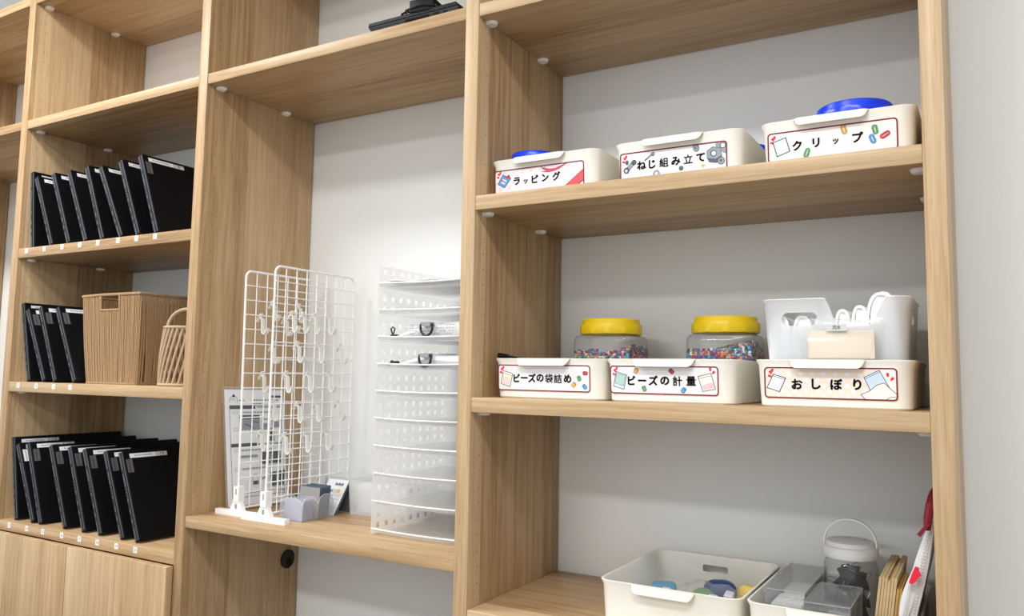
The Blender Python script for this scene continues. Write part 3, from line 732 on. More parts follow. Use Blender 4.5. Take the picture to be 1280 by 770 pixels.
# ------------------------------------------------------------------ cream boxes
def cream_box_meshes(w, d, h):
    tp = .007; r = .022; th = .0022; m_ = MB()
    m_.loft([rrect(tp + .003, w - tp - .003, tp + .003, d - tp - .003, r, 0), rrect(tp, w - tp, tp, d - tp, r, .003), rrect(.0035, w - .0035, .0035, d - .0035, r, h - .010),
             rrect(.0005, w - .0005, .0005, d - .0005, r, h - .003), rrect(0, w, 0, d, r, h - .0006), rrect(.0006, w - .0006, .0006, d - .0006, r, h),
             rrect(th + .0012, w - th - .0012, th + .0012, d - th - .0012, r, h), rrect(th + .003, w - th - .003, th + .003, d - th - .003, r, h - .004), rrect(tp + th, w - tp - th, tp + th, d - tp - th, r, .0035)])
    me = m_.mesh('body', 'cream')
    cut = bevel_mesh(MB().box(w / 2 - .030, w / 2 + .024, d - .03, d + .02, h - .034, h - .020).mesh('c', 'cream'), .003)
    me = boolean_cut(me, [cut]); me.name = 'body'
    me.polygons.foreach_set('use_smooth', [True] * len(me.polygons)); me.set_sharp_from_angle(angle=R(35))
    # folded lip in the middle of the front rim
    c0, hw = w * .475, .060; tb = MB(); rings = []
    for k in range(25):
        q = -1 + 2 * k / 24; e = max(0, 1 - max(0, (abs(q) - .78) / .22) ** 1.5); e = math.sin(e * math.pi / 2)
        x = c0 + hw * q; out_ = .0115 * e; dn = .0135 * e + .001
        rings.append([(x, .0025, h), (x, .0008 - out_ * .6, h + .0004), (x, -out_, h - .002), (x, -out_ - .0008, h - dn), (x, -out_ + .0012, h - dn), (x, -out_ + .0016, h - .0035), (x, .0015, h - .0028)])
    tb.loft(rings); tbm = tb.mesh('front_lip', 'cream', True)
    return me, tbm
BW, BD, BH = .251, .325, .0805
BM = cream_box_meshes(BW, BD, BH); BM4 = cream_box_meshes(.268, .325, .0865)
def cream_box(label, x, y, z, M=BM, group=None):
    t = thing('storage_box', label, 'storage box', (x, y, z), (0, 0, 0), group)
    link('body', M[0], t); link('front_lip', M[1], t)
    return t
LW, LHt = .208, .053
class Lab:
    """label card on a box front; zoom-crop corner pixels map onto the card"""
    def __init__(s, box, u0, TL, TR, BL, BR, bg='paper', v0=.0150):
        a = math.atan2(.0035, BH - .013)
        up = Vector((0, -math.sin(a), math.cos(a))); s.card = None
        o = Vector((u0, .0062 - (v0 - .0150) * .052, v0)) + Vector((0, -.0006, 0))
        s.box = box; s.up = up; s.q = (TL, TR, BL, BR)
        rt = Vector((1, 0, 0)); nn = rt.cross(up)
        pts = [(x, y_) for x, y_, _ in rrect(0, LW, 0, LHt, .006, 0)]
        mb = MB(); f = lambda k: (lambda a_, b_: tuple(o + rt * a_ + up * b_ + nn * k))
        mb.prism(pts, f(-.0012), f(.0004)); s.card = mb.build('label_card', bg, box)
        s.p = Print(o + nn * .0005, rt, up, .00006)
        s.t = Print(o + nn * .0009, rt, up, .00006)
        s.rows = []
    def c(s, x, y):
        TL, TR, BL, BR = s.q; u = v = .5
        for _ in range(8):
            xl = TL[0] + (BL[0] - TL[0]) * v; xr = TR[0] + (BR[0] - TR[0]) * v; u = (x - xl) / (xr - xl)
            yt = TL[1] + (TR[1] - TL[1]) * u; yb = BL[1] + (BR[1] - BL[1]) * u; v = (y - yt) / (yb - yt)
        return (u * LW, (1 - v) * LHt)
    def cp(s, pts): return [s.c(*q) for q in pts]
    def clip(s, q): return (min(max(q[0], .002), LW - .002), min(max(q[1], .002), LHt - .002))
    def dots(s, m, step, r, u0=.002, u1=LW - .002):
        row = 0; v = .004
        while v < LHt - .001:
            u = u0 + (step / 2 if row % 2 else 0) + .002
            while u < u1 - r:
                s.p.disc(u, v, min(r, v - .0005, LHt - v - .0005), m, 10); s.p.k -= .25; u += step
            v += step / 2; row += 1
        s.p.k += .25
    def border(s): s.p.line([(x, y_) for x, y_, _ in rrect(.0012, LW - .0012, .0012, LHt - .0012, .0055, 0)], .0024, 'maroon', True)
    def sparks(s, x, y, k=1, sgn=1):
        for dx, dy, a in ((0, 0, -.2), (-13, 14, .5), (-19, 40, 1.1)) if sgn > 0 else ((0, 0, .1), (22, 22, -.7)):
            u, v = s.c(x + dx * k, y + dy * k); c_, si = math.cos(a), math.sin(a)
            s.p.poly([(u + p_[0] * c_ - p_[1] * si, v + p_[0] * si + p_[1] * c_) for p_ in ((-.0015, -.0031), (.0015, -.0031), (.0023, .0031), (-.0023, .0031))], 'p_red')
    def outlined(s, pts, fill, wd=.0011, ln='ink', clip=False):
        P_ = s.cp(pts)
        if clip: P_ = [s.clip(q) for q in P_]
        s.p.poly(P_, fill); s.p.line(P_, wd, ln, True)
    def bead(s, x, y, m, a):
        u, v = s.c(x, y); c_, si = math.cos(a), math.sin(a); hw, hh = .0036, .0050
        pts = [(q[0], q[1]) for q in rrect(-hw, hw, -hh, hh, .0022, 0, 3)]
        P_ = [(u + q[0] * c_ - q[1] * si, v + q[0] * si + q[1] * c_) for q in pts]; s.p.poly(P_, m); s.p.line(P_, .0007, 'ink', True)
        s.p.line([(u - .0034 * c_ - .0022 * si, v - .0034 * si + .0022 * c_), (u + .0034 * c_ - .0022 * si, v + .0034 * si + .0022 * c_)], .0006, 'ink')
    def clipart(s, x, y, m, a, sz=.0058):
        u, v = s.c(x, y); c_, si = math.cos(a), math.sin(a)
        def lp(w_, h_): return [(u + q[0] * c_ - q[1] * si, v + q[0] * si + q[1] * c_) for q in rrect(-w_, w_, -h_, h_, w_ * .98, 0, 4)]
        s.p.line(lp(sz * .55, sz * 1.25), .0026, 'ink', True); s.p.line(lp(sz * .55, sz * 1.25), .0016, m, True); s.p.line(lp(sz * .22, sz * .8), .0012, m, True)
    def txt(s, items, size, hs=1.):
        for ch, x, y in items:
            u, v = s.c(x, y); q = Print(s.t.o, s.t.r, s.t.u, .00006); q.char(ch, u, v, size * (.70 if ch == 'ッ' else 1), 'ink', .022 if ch in '袋詰計量組立' else .042, 0, hs); q.build('letter', s.card)
    def done(s):
        s.border(); s.p.build('printed_picture', s.card)
Z2, Z3, Z4 = 1.4763, 1.0605, .642
YB = .044
# middle shelf
b1 = cream_box('cream box with a bag and four beads on its label, on the middle shelf', -.0705, YB, Z3)
l = Lab(b1, .013, (163, 243), (970, 258), (163, 465), (970, 490))
l.sparks(212, 272); l.outlined([(213, 298), (298, 325), (272, 435), (190, 408)], 'p_cream'); l.p.line(l.cp([(210, 318), (292, 343)]), .0007, 'ink'); l.p.poly(l.cp([(203, 380), (272, 400), (265, 425), (196, 404)]), 'p_pink')
l.p.poly(l.cp([(207, 340), (283, 362), (274, 402), (200, 380)]), 'p_peach')
for x, y, m, a in ((928, 327, 'p_crimson', 1.5), (877, 370, 'p_green', .3), (832, 423, 'p_orange', -.6), (922, 440, 'p_blue', .7)): l.bead(x, y, m, a)
l.txt([('ビ', 335, 362), ('ー', 403, 360), ('ズ', 472, 363), ('の', 543, 363), ('袋', 620, 367), ('詰', 697, 371), ('め', 780, 371)], .0185); l.done()
b2 = cream_box('cream box with a measuring cup and beads on its label, on the middle shelf', .1795, YB, Z3)
l = Lab(b2, .012, (138, 172), (935, 190), (138, 372), (935, 402))
l.sparks(190, 196); l.outlined([(187, 217), (268, 243), (245, 345), (165, 320)], 'p_ice'); l.outlined([(190, 228), (258, 248), (243, 320), (176, 300)], 'p_teal', .0006)
l.sparks(878, 212, 1, -1); l.outlined([(792, 260), (882, 240), (912, 352), (823, 367)], 'p_cream'); l.p.line(l.cp([(797, 275), (886, 255)]), .0007, 'ink'); l.p.poly(l.cp([(816, 325), (845, 318), (880, 304), (897, 308), (904, 345), (826, 358)]), 'p_rose')
for x, y, m, a in ((340, 213, 'p_orange', -.4), (603, 221, 'p_crimson', .9), (400, 342, 'p_green', .4), (688, 357, 'p_blue', -.6)): l.bead(x, y, m, a)
l.txt([('ビ', 305, 282), ('ー', 385, 284), ('ズ', 468, 285), ('の', 553, 288), ('計', 645, 291), ('量', 743, 292)], .0190); l.done()
b3 = cream_box('cream box with a polka dot towel label under the towel basket', .4615, YB, Z3)
l = Lab(b3, .017, (135, 165), (1008, 175), (135, 360), (1008, 390), 'p_peach')
l.dots('paper', .0185, .0043); l.sparks(192, 188, .9); l.outlined([(200, 212), (285, 237), (240, 323), (153, 297)], 'paper', .0013, 'p_navy'); l.p.poly(l.cp([(212, 238), (262, 250), (232, 308), (176, 292)]), 'p_ice'); l.p.poly(l.cp([(205, 240), (248, 252), (225, 300), (182, 288)]), 'paper'); l.p.line(l.cp([(196, 222), (280, 246)]), .0008, 'p_navy')
l.p.poly(l.cp([(880, 180), (1000, 180), (1000, 380), (990, 380)]), 'p_blush')
l.outlined([(800, 235), (897, 190), (960, 310), (850, 345)], 'p_ice', .0010, 'p_navy'); l.p.line(l.cp([(804, 245), (902, 200)]), .0007, 'p_navy')
l.outlined([(778, 345), (830, 325), (880, 285), (925, 272), (960, 308), (1003, 345), (1003, 384), (940, 384), (805, 378)], 'p_cream', .0010, 'p_navy', True); l.p.line(l.cp([(935, 382), (955, 366), (1003, 360)]), .0009, 'p_navy'); l.sparks(948, 220, 1.2, -1)
l.txt([('お', 362, 276), ('し', 490, 276), ('ぼ', 623, 279), ('り', 757, 281)], .0195); l.done()
# upper shelf
a1 = cream_box('cream box with a gift wrapping and red ribbon label on the upper shelf', -.0865, YB, Z2)
l = Lab(a1, .012, (143, 318), (945, 207), (150, 545), (955, 455), v0=.0062)
l.dots('p_pink', .021, .0042); l.sparks(198, 335); l.outlined([(222, 350), (295, 385), (240, 468), (178, 435)], 'p_blue', .0012); l.p.poly(l.cp([(225, 385), (262, 400), (240, 440), (205, 425)]), 'p_ice'); l.p.line(l.cp([(200, 395), (250, 420)]), .0022, 'p_crimson'); l.p.poly(l.cp([(240, 372), (282, 348), (296, 385), (268, 385)]), 'p_crimson'); l.p.line(l.cp([(240, 372), (282, 348), (296, 385)]), .0008, 'ink')
l.outlined([(568, 270), (600, 285), (650, 292), (700, 285), (745, 262), (795, 232), (815, 226), (735, 285), (690, 308), (640, 320), (570, 318), (622, 308), (590, 292)], 'p_coral', .0009); l.outlined([(600, 262), (660, 252), (735, 243), (795, 232), (745, 262), (700, 285), (650, 292), (610, 285)], 'p_pink', .0007)
l.p.poly([l.clip(q) for q in l.cp([(770, 480), (943, 292), (946, 400), (880, 465)])], 'p_coral'); l.p.line([l.clip(q) for q in l.cp([(770, 480), (943, 292)])], .0009, 'ink'); l.p.line([l.clip(q) for q in l.cp([(880, 465), (946, 395)])], .0014, 'ink')
l.txt([('ラ', 355, 405), ('ッ', 437, 407), ('ピ', 520, 385), ('ン', 612, 372), ('グ', 710, 358)], .0185); l.done()
a2 = cream_box('cream box with a nuts and bolts label on the upper shelf', .1960, YB, Z2)
l = Lab(a2, .014, (163, 318), (1012, 228), (168, 528), (1020, 450), v0=.0078)
l.sparks(217, 343)
l.p.line(l.cp([(225, 445), (280, 385)]), .0085, 'ink'); l.p.line(l.cp([(225, 445), (280, 385)]), .0068, 'p_steel'); l.p.disc(*l.c(282, 385), .0052, 'ink', 12); l.p.disc(*l.c(282, 385), .0043, 'p_slate', 6); l.p.disc(*l.c(220, 448), .0066, 'ink', 6); l.p.disc(*l.c(220, 448), .0056, 'p_slate', 6); l.p.disc(*l.c(218, 450), .0028, 'p_ice', 8); l.p.disc(*l.c(224, 387), .0036, 'p_slate', 10, .0050)
l.p.line(l.cp([(370, 374), (432, 322)]), .0026, 'p_slate'); l.p.disc(*l.c(437, 322), .0040, 'p_slate'); l.p.disc(*l.c(438, 320), .0022, 'p_steel')
l.p.disc(*l.c(778, 283), .0060, 'p_slate', 14, .0078, .3); l.p.disc(*l.c(775, 284), .0050, 'p_steel', 14, .0066, .3); l.p.disc(*l.c(773, 286), .0018, 'p_slate', 8)
l.p.poly([l.clip(q) for q in l.cp([(925, 238), (1008, 235), (1014, 330), (985, 325), (960, 300), (930, 290)])], 'p_steel'); l.p.disc(*l.c(982, 268), .0058, 'p_slate', 12); l.p.disc(*l.c(982, 268), .0040, 'paper', 12)
l.outlined([(862, 310), (905, 278), (965, 288), (975, 345), (930, 372), (865, 365)], 'p_steel', .0010, 'p_slate'); l.p.disc(*l.c(912, 328), .0062, 'p_slate', 12); l.p.disc(*l.c(914, 328), .0042, 'paper', 12); l.p.poly(l.cp([(865, 367), (930, 374), (975, 347), (978, 365), (935, 402), (880, 395)]), 'p_slate')
l.p.disc(*l.c(970, 385), .0070, 'ink', 12); l.p.disc(*l.c(970, 385), .0060, 'p_steel', 12); l.p.disc(*l.c(968, 383), .0026, 'p_slate', 8)
l.p.disc(*l.c(665, 436), .0045, 'p_slate'); l.p.disc(*l.c(468, 472), .0075, 'p_steel', 6); l.p.disc(*l.c(468, 474), .0030, 'paper', 8)
l.p.poly(l.cp([(832, 400), (840, 414), (855, 418), (841, 424), (834, 440), (826, 424), (815, 420), (826, 414)]), 'p_orange')
l.txt([('ね', 345, 408), ('じ', 432, 400), ('組', 527, 388), ('み', 622, 380), ('立', 718, 367), ('て', 815, 357)], .0185); l.done()
a3 = cream_box('cream box with a paper clip label on the upper shelf', .4750, YB, Z2)
l = Lab(a3, .014, (140, 270), (820, 175), (143, 425), (828, 347), 'p_blush', v0=.0085)
l.sparks(180, 290, .7); l.outlined([(172, 315), (242, 287), (265, 358), (195, 388)], 'p_ice', .0014); l.p.poly(l.cp([(190, 325), (236, 306), (252, 352), (206, 372)]), 'p_cream')
for x, y, m, a, in ((552, 242, 'p_orange', .25), (358, 366, 'p_green', -.35), (710, 242, 'p_green', .2), (698, 292, 'p_blue', .35), (760, 270, 'p_crimson', -1.05)): l.clipart(x, y, m, a)
l.txt([('ク', 305, 328), ('リ', 407, 312), ('ッ', 510, 305), ('プ', 623, 283)], .0185); l.done()
# bottom shelf
cream_box('empty-fronted cream box holding a clear bag of coloured pieces', .1660, .052, Z4, BM4)
cream_box('cream box holding clear cases and a jar of binder clips', .4395, .052, Z4, BM4)

# ------------------------------------------------------------------ jars
def jar(label, x, y, z, lidmat, w=.134, hbody=.130, lr=.068, d=.120, clear='clear'):
    t = thing('storage_jar', label, 'jar', (x, y, z))
    b = MB(); hw, hd = w / 2, d / 2; r = .016; nr = lr * .86
    def rr(s, zz, rad): return rrect(-hw * s, hw * s, -hd * s, hd * s, min(rad, hd * s * .99), zz, 6)
    def circ(rad, zz):
        n = 28; out_ = []
        for cx, cy, a in ((1, -1, -90), (1, 1, 0), (-1, 1, 90), (-1, -1, 180)):
            for i in range(7): q = R(a + 90 * i / 6); out_.append((rad * math.cos(q), rad * math.sin(q), zz))
        return out_
    rings = [rr(.94, 0, r), rr(1, .006, r), rr(1, hbody - .014, r), rr(.985, hbody - .006, r), rr(.93, hbody, r), circ(min(nr, hd * .92), hbody + .004), circ(min(nr, hd * .92), hbody + .010)]
    b.loft(rings, 0, True, False); b.build('jar_body', clear, t, smooth=True)
    l_ = MB(); z0 = hbody + .004; prof = []
    n = 48
    def rib(rad, zz, amp): return [(rad * (1 - (amp if (j % 4) in (0,) else 0)) * math.cos(2 * math.pi * j / n), rad * (1 - (amp if (j % 4) in (0,) else 0)) * math.sin(2 * math.pi * j / n), zz) for j in range(n)]
    l_.loft([rib(lr * .97, z0, 0), rib(lr, z0 + .002, .02), rib(lr, z0 + .019, .02), rib(lr * .985, z0 + .021, 0), rib(lr * .925, z0 + .0215, 0), rib(lr * .925, z0 + .031, 0), rib(lr * .90, z0 + .033, 0), rib(lr * .5, z0 + .0335, 0)])
    l_.build('lid', lidmat, t, smooth=True)
    return t
BEADC = [srgb(206, 60, 66), srgb(232, 120, 70), srgb(240, 170, 90), srgb(70, 130, 190), srgb(40, 70, 150), srgb(70, 160, 130), srgb(120, 90, 160), srgb(225, 130, 160), srgb(235, 235, 235), srgb(40, 70, 70), srgb(60, 190, 210), srgb(90, 60, 80)]
for i, c_ in enumerate(BEADC): mat('bead_%d' % i, c_, .4, .4)
def beads(label, x, y, z, w, d, h, seed):
    rn = random.Random(seed); m_ = MB(); br, bl = .0026, .0050
    cols = list(range(12))
    nx, ny = int(w / .0052), int(d / .0052)
    core = MB()
    for ix in range(nx):
        for iy in range(ny):
            hx = h * (.86 + .12 * ix / nx + .05 * math.sin(5 * ix / nx + 4 * iy / ny + seed))
            outer = ix in (0, 1, nx - 1, nx - 2) or iy in (0, 1, ny - 1)
            nz = int(hx / .005); zl = range(nz) if outer else range(max(0, nz - 2), nz)
            for iz in zl:
                if iz * .005 < h * .35 : continue
                p0 = Vector((-w / 2 + (ix + .5) * w / nx + rn.uniform(-.001, .001), -d / 2 + (iy + .5) * d / ny + rn.uniform(-.001, .001), .0035 + iz * .005 + rn.uniform(-.001, .001)))
                ax = Vector((rn.gauss(0, 1), rn.gauss(0, 1), rn.gauss(0, 1))).normalized(); a = ax.orthogonal().normalized(); b_ = ax.cross(a); n = 6
                def rg(rad, k): return [tuple(p0 + ax * k * bl / 2 + rad * (math.cos(2 * math.pi * j / n) * a + math.sin(2 * math.pi * j / n) * b_)) for j in range(n)]
                m_.loft([rg(br * .45, -1), rg(br, -1), rg(br, 1), rg(br * .45, 1), rg(br * .45, -1)], rn.choice(cols), False, False)
    m_.box(-w / 2 + .012, w / 2 - .012, -d / 2 + .012, d / 2 - .012, .002, h * .55, 9)
    return m_.build('fuse_beads', ['bead_%d' % i for i in range(12)], None, label=label, cat='beads', kind='stuff', loc=(x, y, z))
JZ = Z3 + .0036
jar('clear square jar with yellow lid behind the bag and four beads label', .101, .262, JZ, 'yellow_lid')
beads('mixed tube beads in the jar behind the bag and four beads label', .101, .262, JZ + .001, .126, .112, .110, 1)
jar('clear square jar with yellow lid beside the towel basket', .353, .262, JZ, 'yellow_lid')
beads('mixed tube beads in the jar beside the towel basket', .353, .262, JZ + .001, .126, .112, .115, 2)
jar('jar with blue lid in the gift wrapping box', -.018, .118, Z2 + .0036, 'blue_lid', .098, .062, .054, .098)
jar('jar with blue lid in the nuts and bolts box', .385, .300, Z2 + .0036, 'blue_lid', .098, .070, .054, .098)
jar('jar with blue lid in the paper clip box', .620, .140, Z2 + .0036, 'blue_lid', .130, .073, .0680, .120)
# pen and film in the first bead box
pen = thing('marker_pen', 'black marker pen poking out of a cream box beside the oak upright', 'pen', (-.078, .085, Z3 + .0875), (0, 0, 0))
m_ = MB(); m_.tube([(0, 0, 0), (.050, .06, -.013)], .0042, 10); m_.build('barrel', 'black_gloss', pen, smooth=True)
m_ = MB(); m_.tube([(-.002, -.002, .0006), (.012, .0145, -.0025)], .0050, 10); m_.build('cap', 'black', pen, smooth=True)
def crumple(label, x, y, z, w, d, h, seed, name='plastic_bag', m='clear_bag', cat='plastic bag'):
    rn = random.Random(seed); nx, ny = 16, 12; vs, fs = [], []
    ph = [rn.uniform(0, 6) for _ in range(6)]
    def H(u, v):
        e = math.sin(math.pi * u) ** .5 * math.sin(math.pi * v) ** .5
        return h * e * (.72 + .18 * math.sin(9 * u + ph[0]) * math.cos(7 * v + ph[1]) + .12 * math.sin(17 * u + 11 * v + ph[2]))
    for s_ in (1, 0):
        for i in range(nx + 1):
            for j in range(ny + 1):
                u, v = i / nx, j / ny; vs.append(((u - .5) * w, (v - .5) * d, H(u, v) * s_ + (0 if s_ else 0) + .0006 * s_))
    K = (nx + 1) * (ny + 1)
    for s_ in (0, 1):
        for i in range(nx):
            for j in range(ny):
                a = s_ * K + i * (ny + 1) + j; q = (a, a + ny + 1, a + ny + 2, a + 1); fs.append(q if s_ == 0 else q[::-1])
    mb = MB(); mb.add(vs, fs); return mb.build(name, m, None, smooth=True, label=label, cat=cat, loc=(x, y, z))
crumple('crumpled clear plastic bag between the two yellow-lidded jars', .222, .17, Z3 + .0036, .07, .16, .085, 4)
crumple('crumpled clear film in front of the marker pen', .00, .12, Z3 + .0036, .12, .10, .080, 5)

# ------------------------------------------------------------------ frosted basket with rolled towels, zip bag
fb = thing('frosted_basket', 'frosted white plastic basket of towels standing in the polka dot label box', 'basket', (.4670, .080, Z3 + .0037))
w_, d_, h_ = .238, .225, .184
def fb_ring(inset, z, top=False, flare=0):
    ring = rrect(inset - flare, w_ - inset + flare, inset - flare, d_ - inset + flare, .022, z, 6); out_ = []
    for x, y, zz in ring:
        out_.append((x, y, zz))
    return out_
# ring with extra points along the front so that the front rim can dip
def ring2(inset, z, dip=False):
    pts = []; r = .024; x0, x1, y0, y1 = inset, w_ - inset, inset, d_ - inset
    def prof(x):
        q = (x - x0) / (x1 - x0)
        if q < .44: return 0
        if q < .54: k = (q - .44) / .10; return -.048 * (k * k * (3 - 2 * k))
        if q < .74: return -.048
        if q < .86: k = (q - .74) / .12; return -.048 * (1 - k * k * (3 - 2 * k))
        return 0
    for i in range(33):
        x = x0 + r + (x1 - x0 - 2 * r) * i / 32; pts.append((x, y0, z + (prof(x) if dip else 0)))
    for cx, cy, a in ((x1 - r, y0 + r, -90), (x1 - r, y1 - r, 0), (x0 + r, y1 - r, 90), (x0 + r, y0 + r, 180)):
        for i in range(1 if a == -90 else 0, 6 if a != 180 else 5):
            t_ = R(a + 90 * i / 5); pts.append((cx + r * math.cos(t_), cy + r * math.sin(t_), z))
    return pts
m_ = MB(); m_.loft([ring2(.014, 0), ring2(.012, .003), ring2(.0045, h_ * .6), ring2(.001, h_ - .006, True), ring2(-.0012, h_ - .002, True), ring2(-.0005, h_, True), ring2(.003, h_, True), ring2(.0045, h_ - .006, True), ring2(.0075, h_ * .6), ring2(.015, .004)])
me = m_.mesh('basket_body', 'frosted_basket')
def oval_cut(cx, cz, hw, hh, axis):
    out_ = [(a, b) for a, b, _ in rrect(cx - hw, cx + hw, cz - hh, cz + hh, hh * .98, 0, 5)]
    c_ = MB()
    if axis == 'y': c_.prism(out_, lambda a, b: (a, -.02, b), lambda a, b: (a, .02, b))
    else: c_.prism(out_, lambda a, b: (w_ - .02, a, b), lambda a, b: (w_ + .02, a, b))
    return c_.mesh('c', 'frosted_basket')
me = boolean_cut(me, [oval_cut(.064, .148, .030, .0115, 'y'), oval_cut(.085, .150, .026, .011, 'x')]); me.name = 'basket_body'
me.polygons.foreach_set('use_smooth', [True] * len(me.polygons)); me.set_sharp_from_angle(angle=R(35))
link('basket_body', me, fb)
def towel(x, y, z, w, hh, ln, seed, lab):
    rn = random.Random(seed); t = thing('rolled_towel', lab, 'towel', (x, y, z), (0, 0, R(rn.uniform(-4, 4))), 'rolled towels in the frosted basket')
    m_ = MB(); pts = []; turns = 3.3; n = 90; th_ = .0048
    for i in range(n):
        q = i / (n - 1); a = 2 * math.pi * turns * q + math.pi / 2; rad = .12 + .88 * q
        e = 3.0
        cx_ = math.copysign(abs(math.cos(a)) ** (2 / e), math.cos(a)); cz_ = math.copysign(abs(math.sin(a)) ** (2 / e), math.sin(a))
        pts.append(Vector((w / 2 * rad * cx_, hh / 2 + (hh / 2 - th_ / 2) * rad * cz_)))
    sec = []
    for i, p_ in enumerate(pts):
        tg = (pts[min(i + 1, n - 1)] - pts[max(i - 1, 0)]).normalized(); nn = Vector((-tg.y, tg.x)) * th_ / 2
        sec.append((p_ + nn, p_ - nn))
    rings = []
    for a_, b_ in sec:
        wob = .0012 * math.sin(a_.x * 400 + seed)
        rings.append([(a_.x, wob, a_.y), (a_.x, ln * .5, a_.y + .0008), (a_.x, ln, a_.y), (b_.x, ln, b_.y), (b_.x, ln * .5, b_.y), (b_.x, wob, b_.y)])
    m_.loft(rings); m_.build('cloth_roll', 'towel', t, smooth=True)
    # plain core fills the middle of the roll
    m2 = MB(); sg = lambda q: math.copysign(abs(q) ** (2 / 3), q)
    m2.loft([[((w / 2 - .0045) * sg(math.cos(2 * math.pi * j / 28)), yy, hh / 2 + (hh / 2 - .006) * sg(math.sin(2 * math.pi * j / 28))) for j in range(28)] for yy in (.0035, ln - .004)]); m2.build('inner_folds', 'towel', t, smooth=True)
TZ = Z3 + .0085 + .006
tl = 'white towel rolled up and packed in the frosted basket'
for i, (dx, w0, hh, z0, y0) in enumerate(((.030, .034, .152, 0, .014), (.068, .034, .150, 0, .014), (.103, .032, .154, 0, .016), (.1335, .026, .160, 0, .014), (.1610, .027, .166, 0, .012), (.1960, .051, .188, 0, .014))):
    towel(.4670 + dx, .080 + y0, TZ + z0, w0, hh, .185, i, tl if i < 5 else 'tallest white rolled towel bulging above the frosted basket rim')
zb = thing('zip_bag', 'clear zip bag with a folded beige cloth in front of the frosted basket', 'zip bag', (.529, .0585, Z3 + .078), (R(-3), 0, R(1)))
bag = MB(); nb = 14; rings = []
out_b = []
for i in range(nb + 1):
    q = i / nb; z = .073 * q; th_ = .0145 * math.sin(math.pi * min(1, .06 + q * .94)) ** .6 * (1 - .55 * q) + .0006; xl = .016 * (1 - q) ** 1.1; xr = .137 - .010 * (1 - q)
    rings.append([(xl, .008, z), (xl + .012, .008 - th_, z), ((xl + xr) / 2, .008 - th_ * 1.05, z - .002 * (1 - q)), (xr - .012, .008 - th_, z), (xr, .008, z), (xr - .012, .008 + th_ * .5, z), ((xl + xr) / 2, .008 + th_ * .5, z), (xl + .012, .008 + th_ * .5, z)])
bag.loft(rings); bag.build('bag_film', 'clear_bag', zb, smooth=True)
zs = MB(); zs.tube([(.0, .0075, .0725), (.07, .007, .0715), (.137, .0075, .0700)], .0010, 6); zs.build('zip_seal', 'clear_bag', zb)
MB().box(.050, .082, -.0052, -.0046, .0505, .0625, 0).build('sticker', 'paper_grey', zb)
p = Print((.050, -.0053, .0505), (1, 0, 0), (0, 0, 1)); p.char('見', .0130, .006, .0075, 'ink', .01); p.char('本', .0195, .006, .0075, 'ink', .01); p.build('sticker_lettering', zb)
cl = thing('folded_cloth', 'folded beige cloth inside the clear zip bag', 'cloth', (.529, .0585, Z3 + .078), (R(-3), 0, R(1)))
for k in range(3):
    z0 = .004; c_ = MB().box(.022 - .002 * k, .124, .0002 + .0036 * k, .0034 + .0036 * k, z0, .052 - .002 * k)
    link('cloth_fold', bevel_mesh(c_.mesh('cloth_fold', 'beige_cloth'), .0014, 2), cl)

# ------------------------------------------------------------------ bottom shelf contents
ZB = Z4 + .0038
def blob(name, lab, cat, m, x, y, z, sx, sy, sz, rz=0, e=.6):
    mb = MB(); n, k = 14, 8; rings = []
    for i in range(1, k):
        f = -math.pi / 2 + math.pi * i / k; cz = math.copysign(abs(math.sin(f)) ** e, math.sin(f)); cr = abs(math.cos(f)) ** e
        rings.append([(sx * cr * math.copysign(abs(math.cos(a)) ** e, math.cos(a)), sy * cr * math.copysign(abs(math.sin(a)) ** e, math.sin(a)), sz * cz + sz) for a in (2 * math.pi * j / n for j in range(n))])
    mb.loft(rings); return mb.build(name, m, None, smooth=True, label=lab, cat=cat, loc=(x, y, z), rot=(0, 0, rz))
blob('foam_piece', 'dark blue rounded piece inside the clear bag', 'piece', 'navy_item', .330, .290, ZB, .034, .024, .027, .4, .7)
blob('foam_piece', 'purple rounded piece inside the clear bag', 'piece', 'purple_item', .372, .185, ZB, .026, .022, .024, .2, .9)
blob('foam_piece', 'green rounded piece inside the clear bag', 'piece', 'green_item', .315, .225, ZB, .024, .020, .025, .8, .8)
blob('foam_piece', 'yellow bar-shaped piece inside the clear bag', 'piece', 'yellow_item', .392, .290, ZB, .030, .014, .026, -.5, .6)
blob('foam_piece', 'grey brown rounded piece inside the clear bag', 'piece', 'brown_item', .275, .205, ZB, .022, .02, .021, 0, .8)
blob('foam_piece', 'light blue flat piece lying left of the clear bag', 'piece', 'sky_item', .222, .260, ZB, .026, .05, .018, .3, .4)
for k, (x, y, a) in enumerate(((.245, .20, .6), (.300, .19, -.4), (.34, .2, .9), (.355, .245, .1))):
    link('paper_tag', bevel_mesh(MB().box(-.008, .008, -.014, .014, 0, .044).mesh('paper_tag', 'paper'), .001, 1), None, 'small white tag among the coloured pieces in the clear bag', 'tag', 'tags among the coloured pieces', loc=(x, y, ZB), rot=(.1, .15, a))
crumple('clear bag of coloured pieces inside the empty-fronted cream box', .312, .235, ZB, .215, .225, .068, 9)
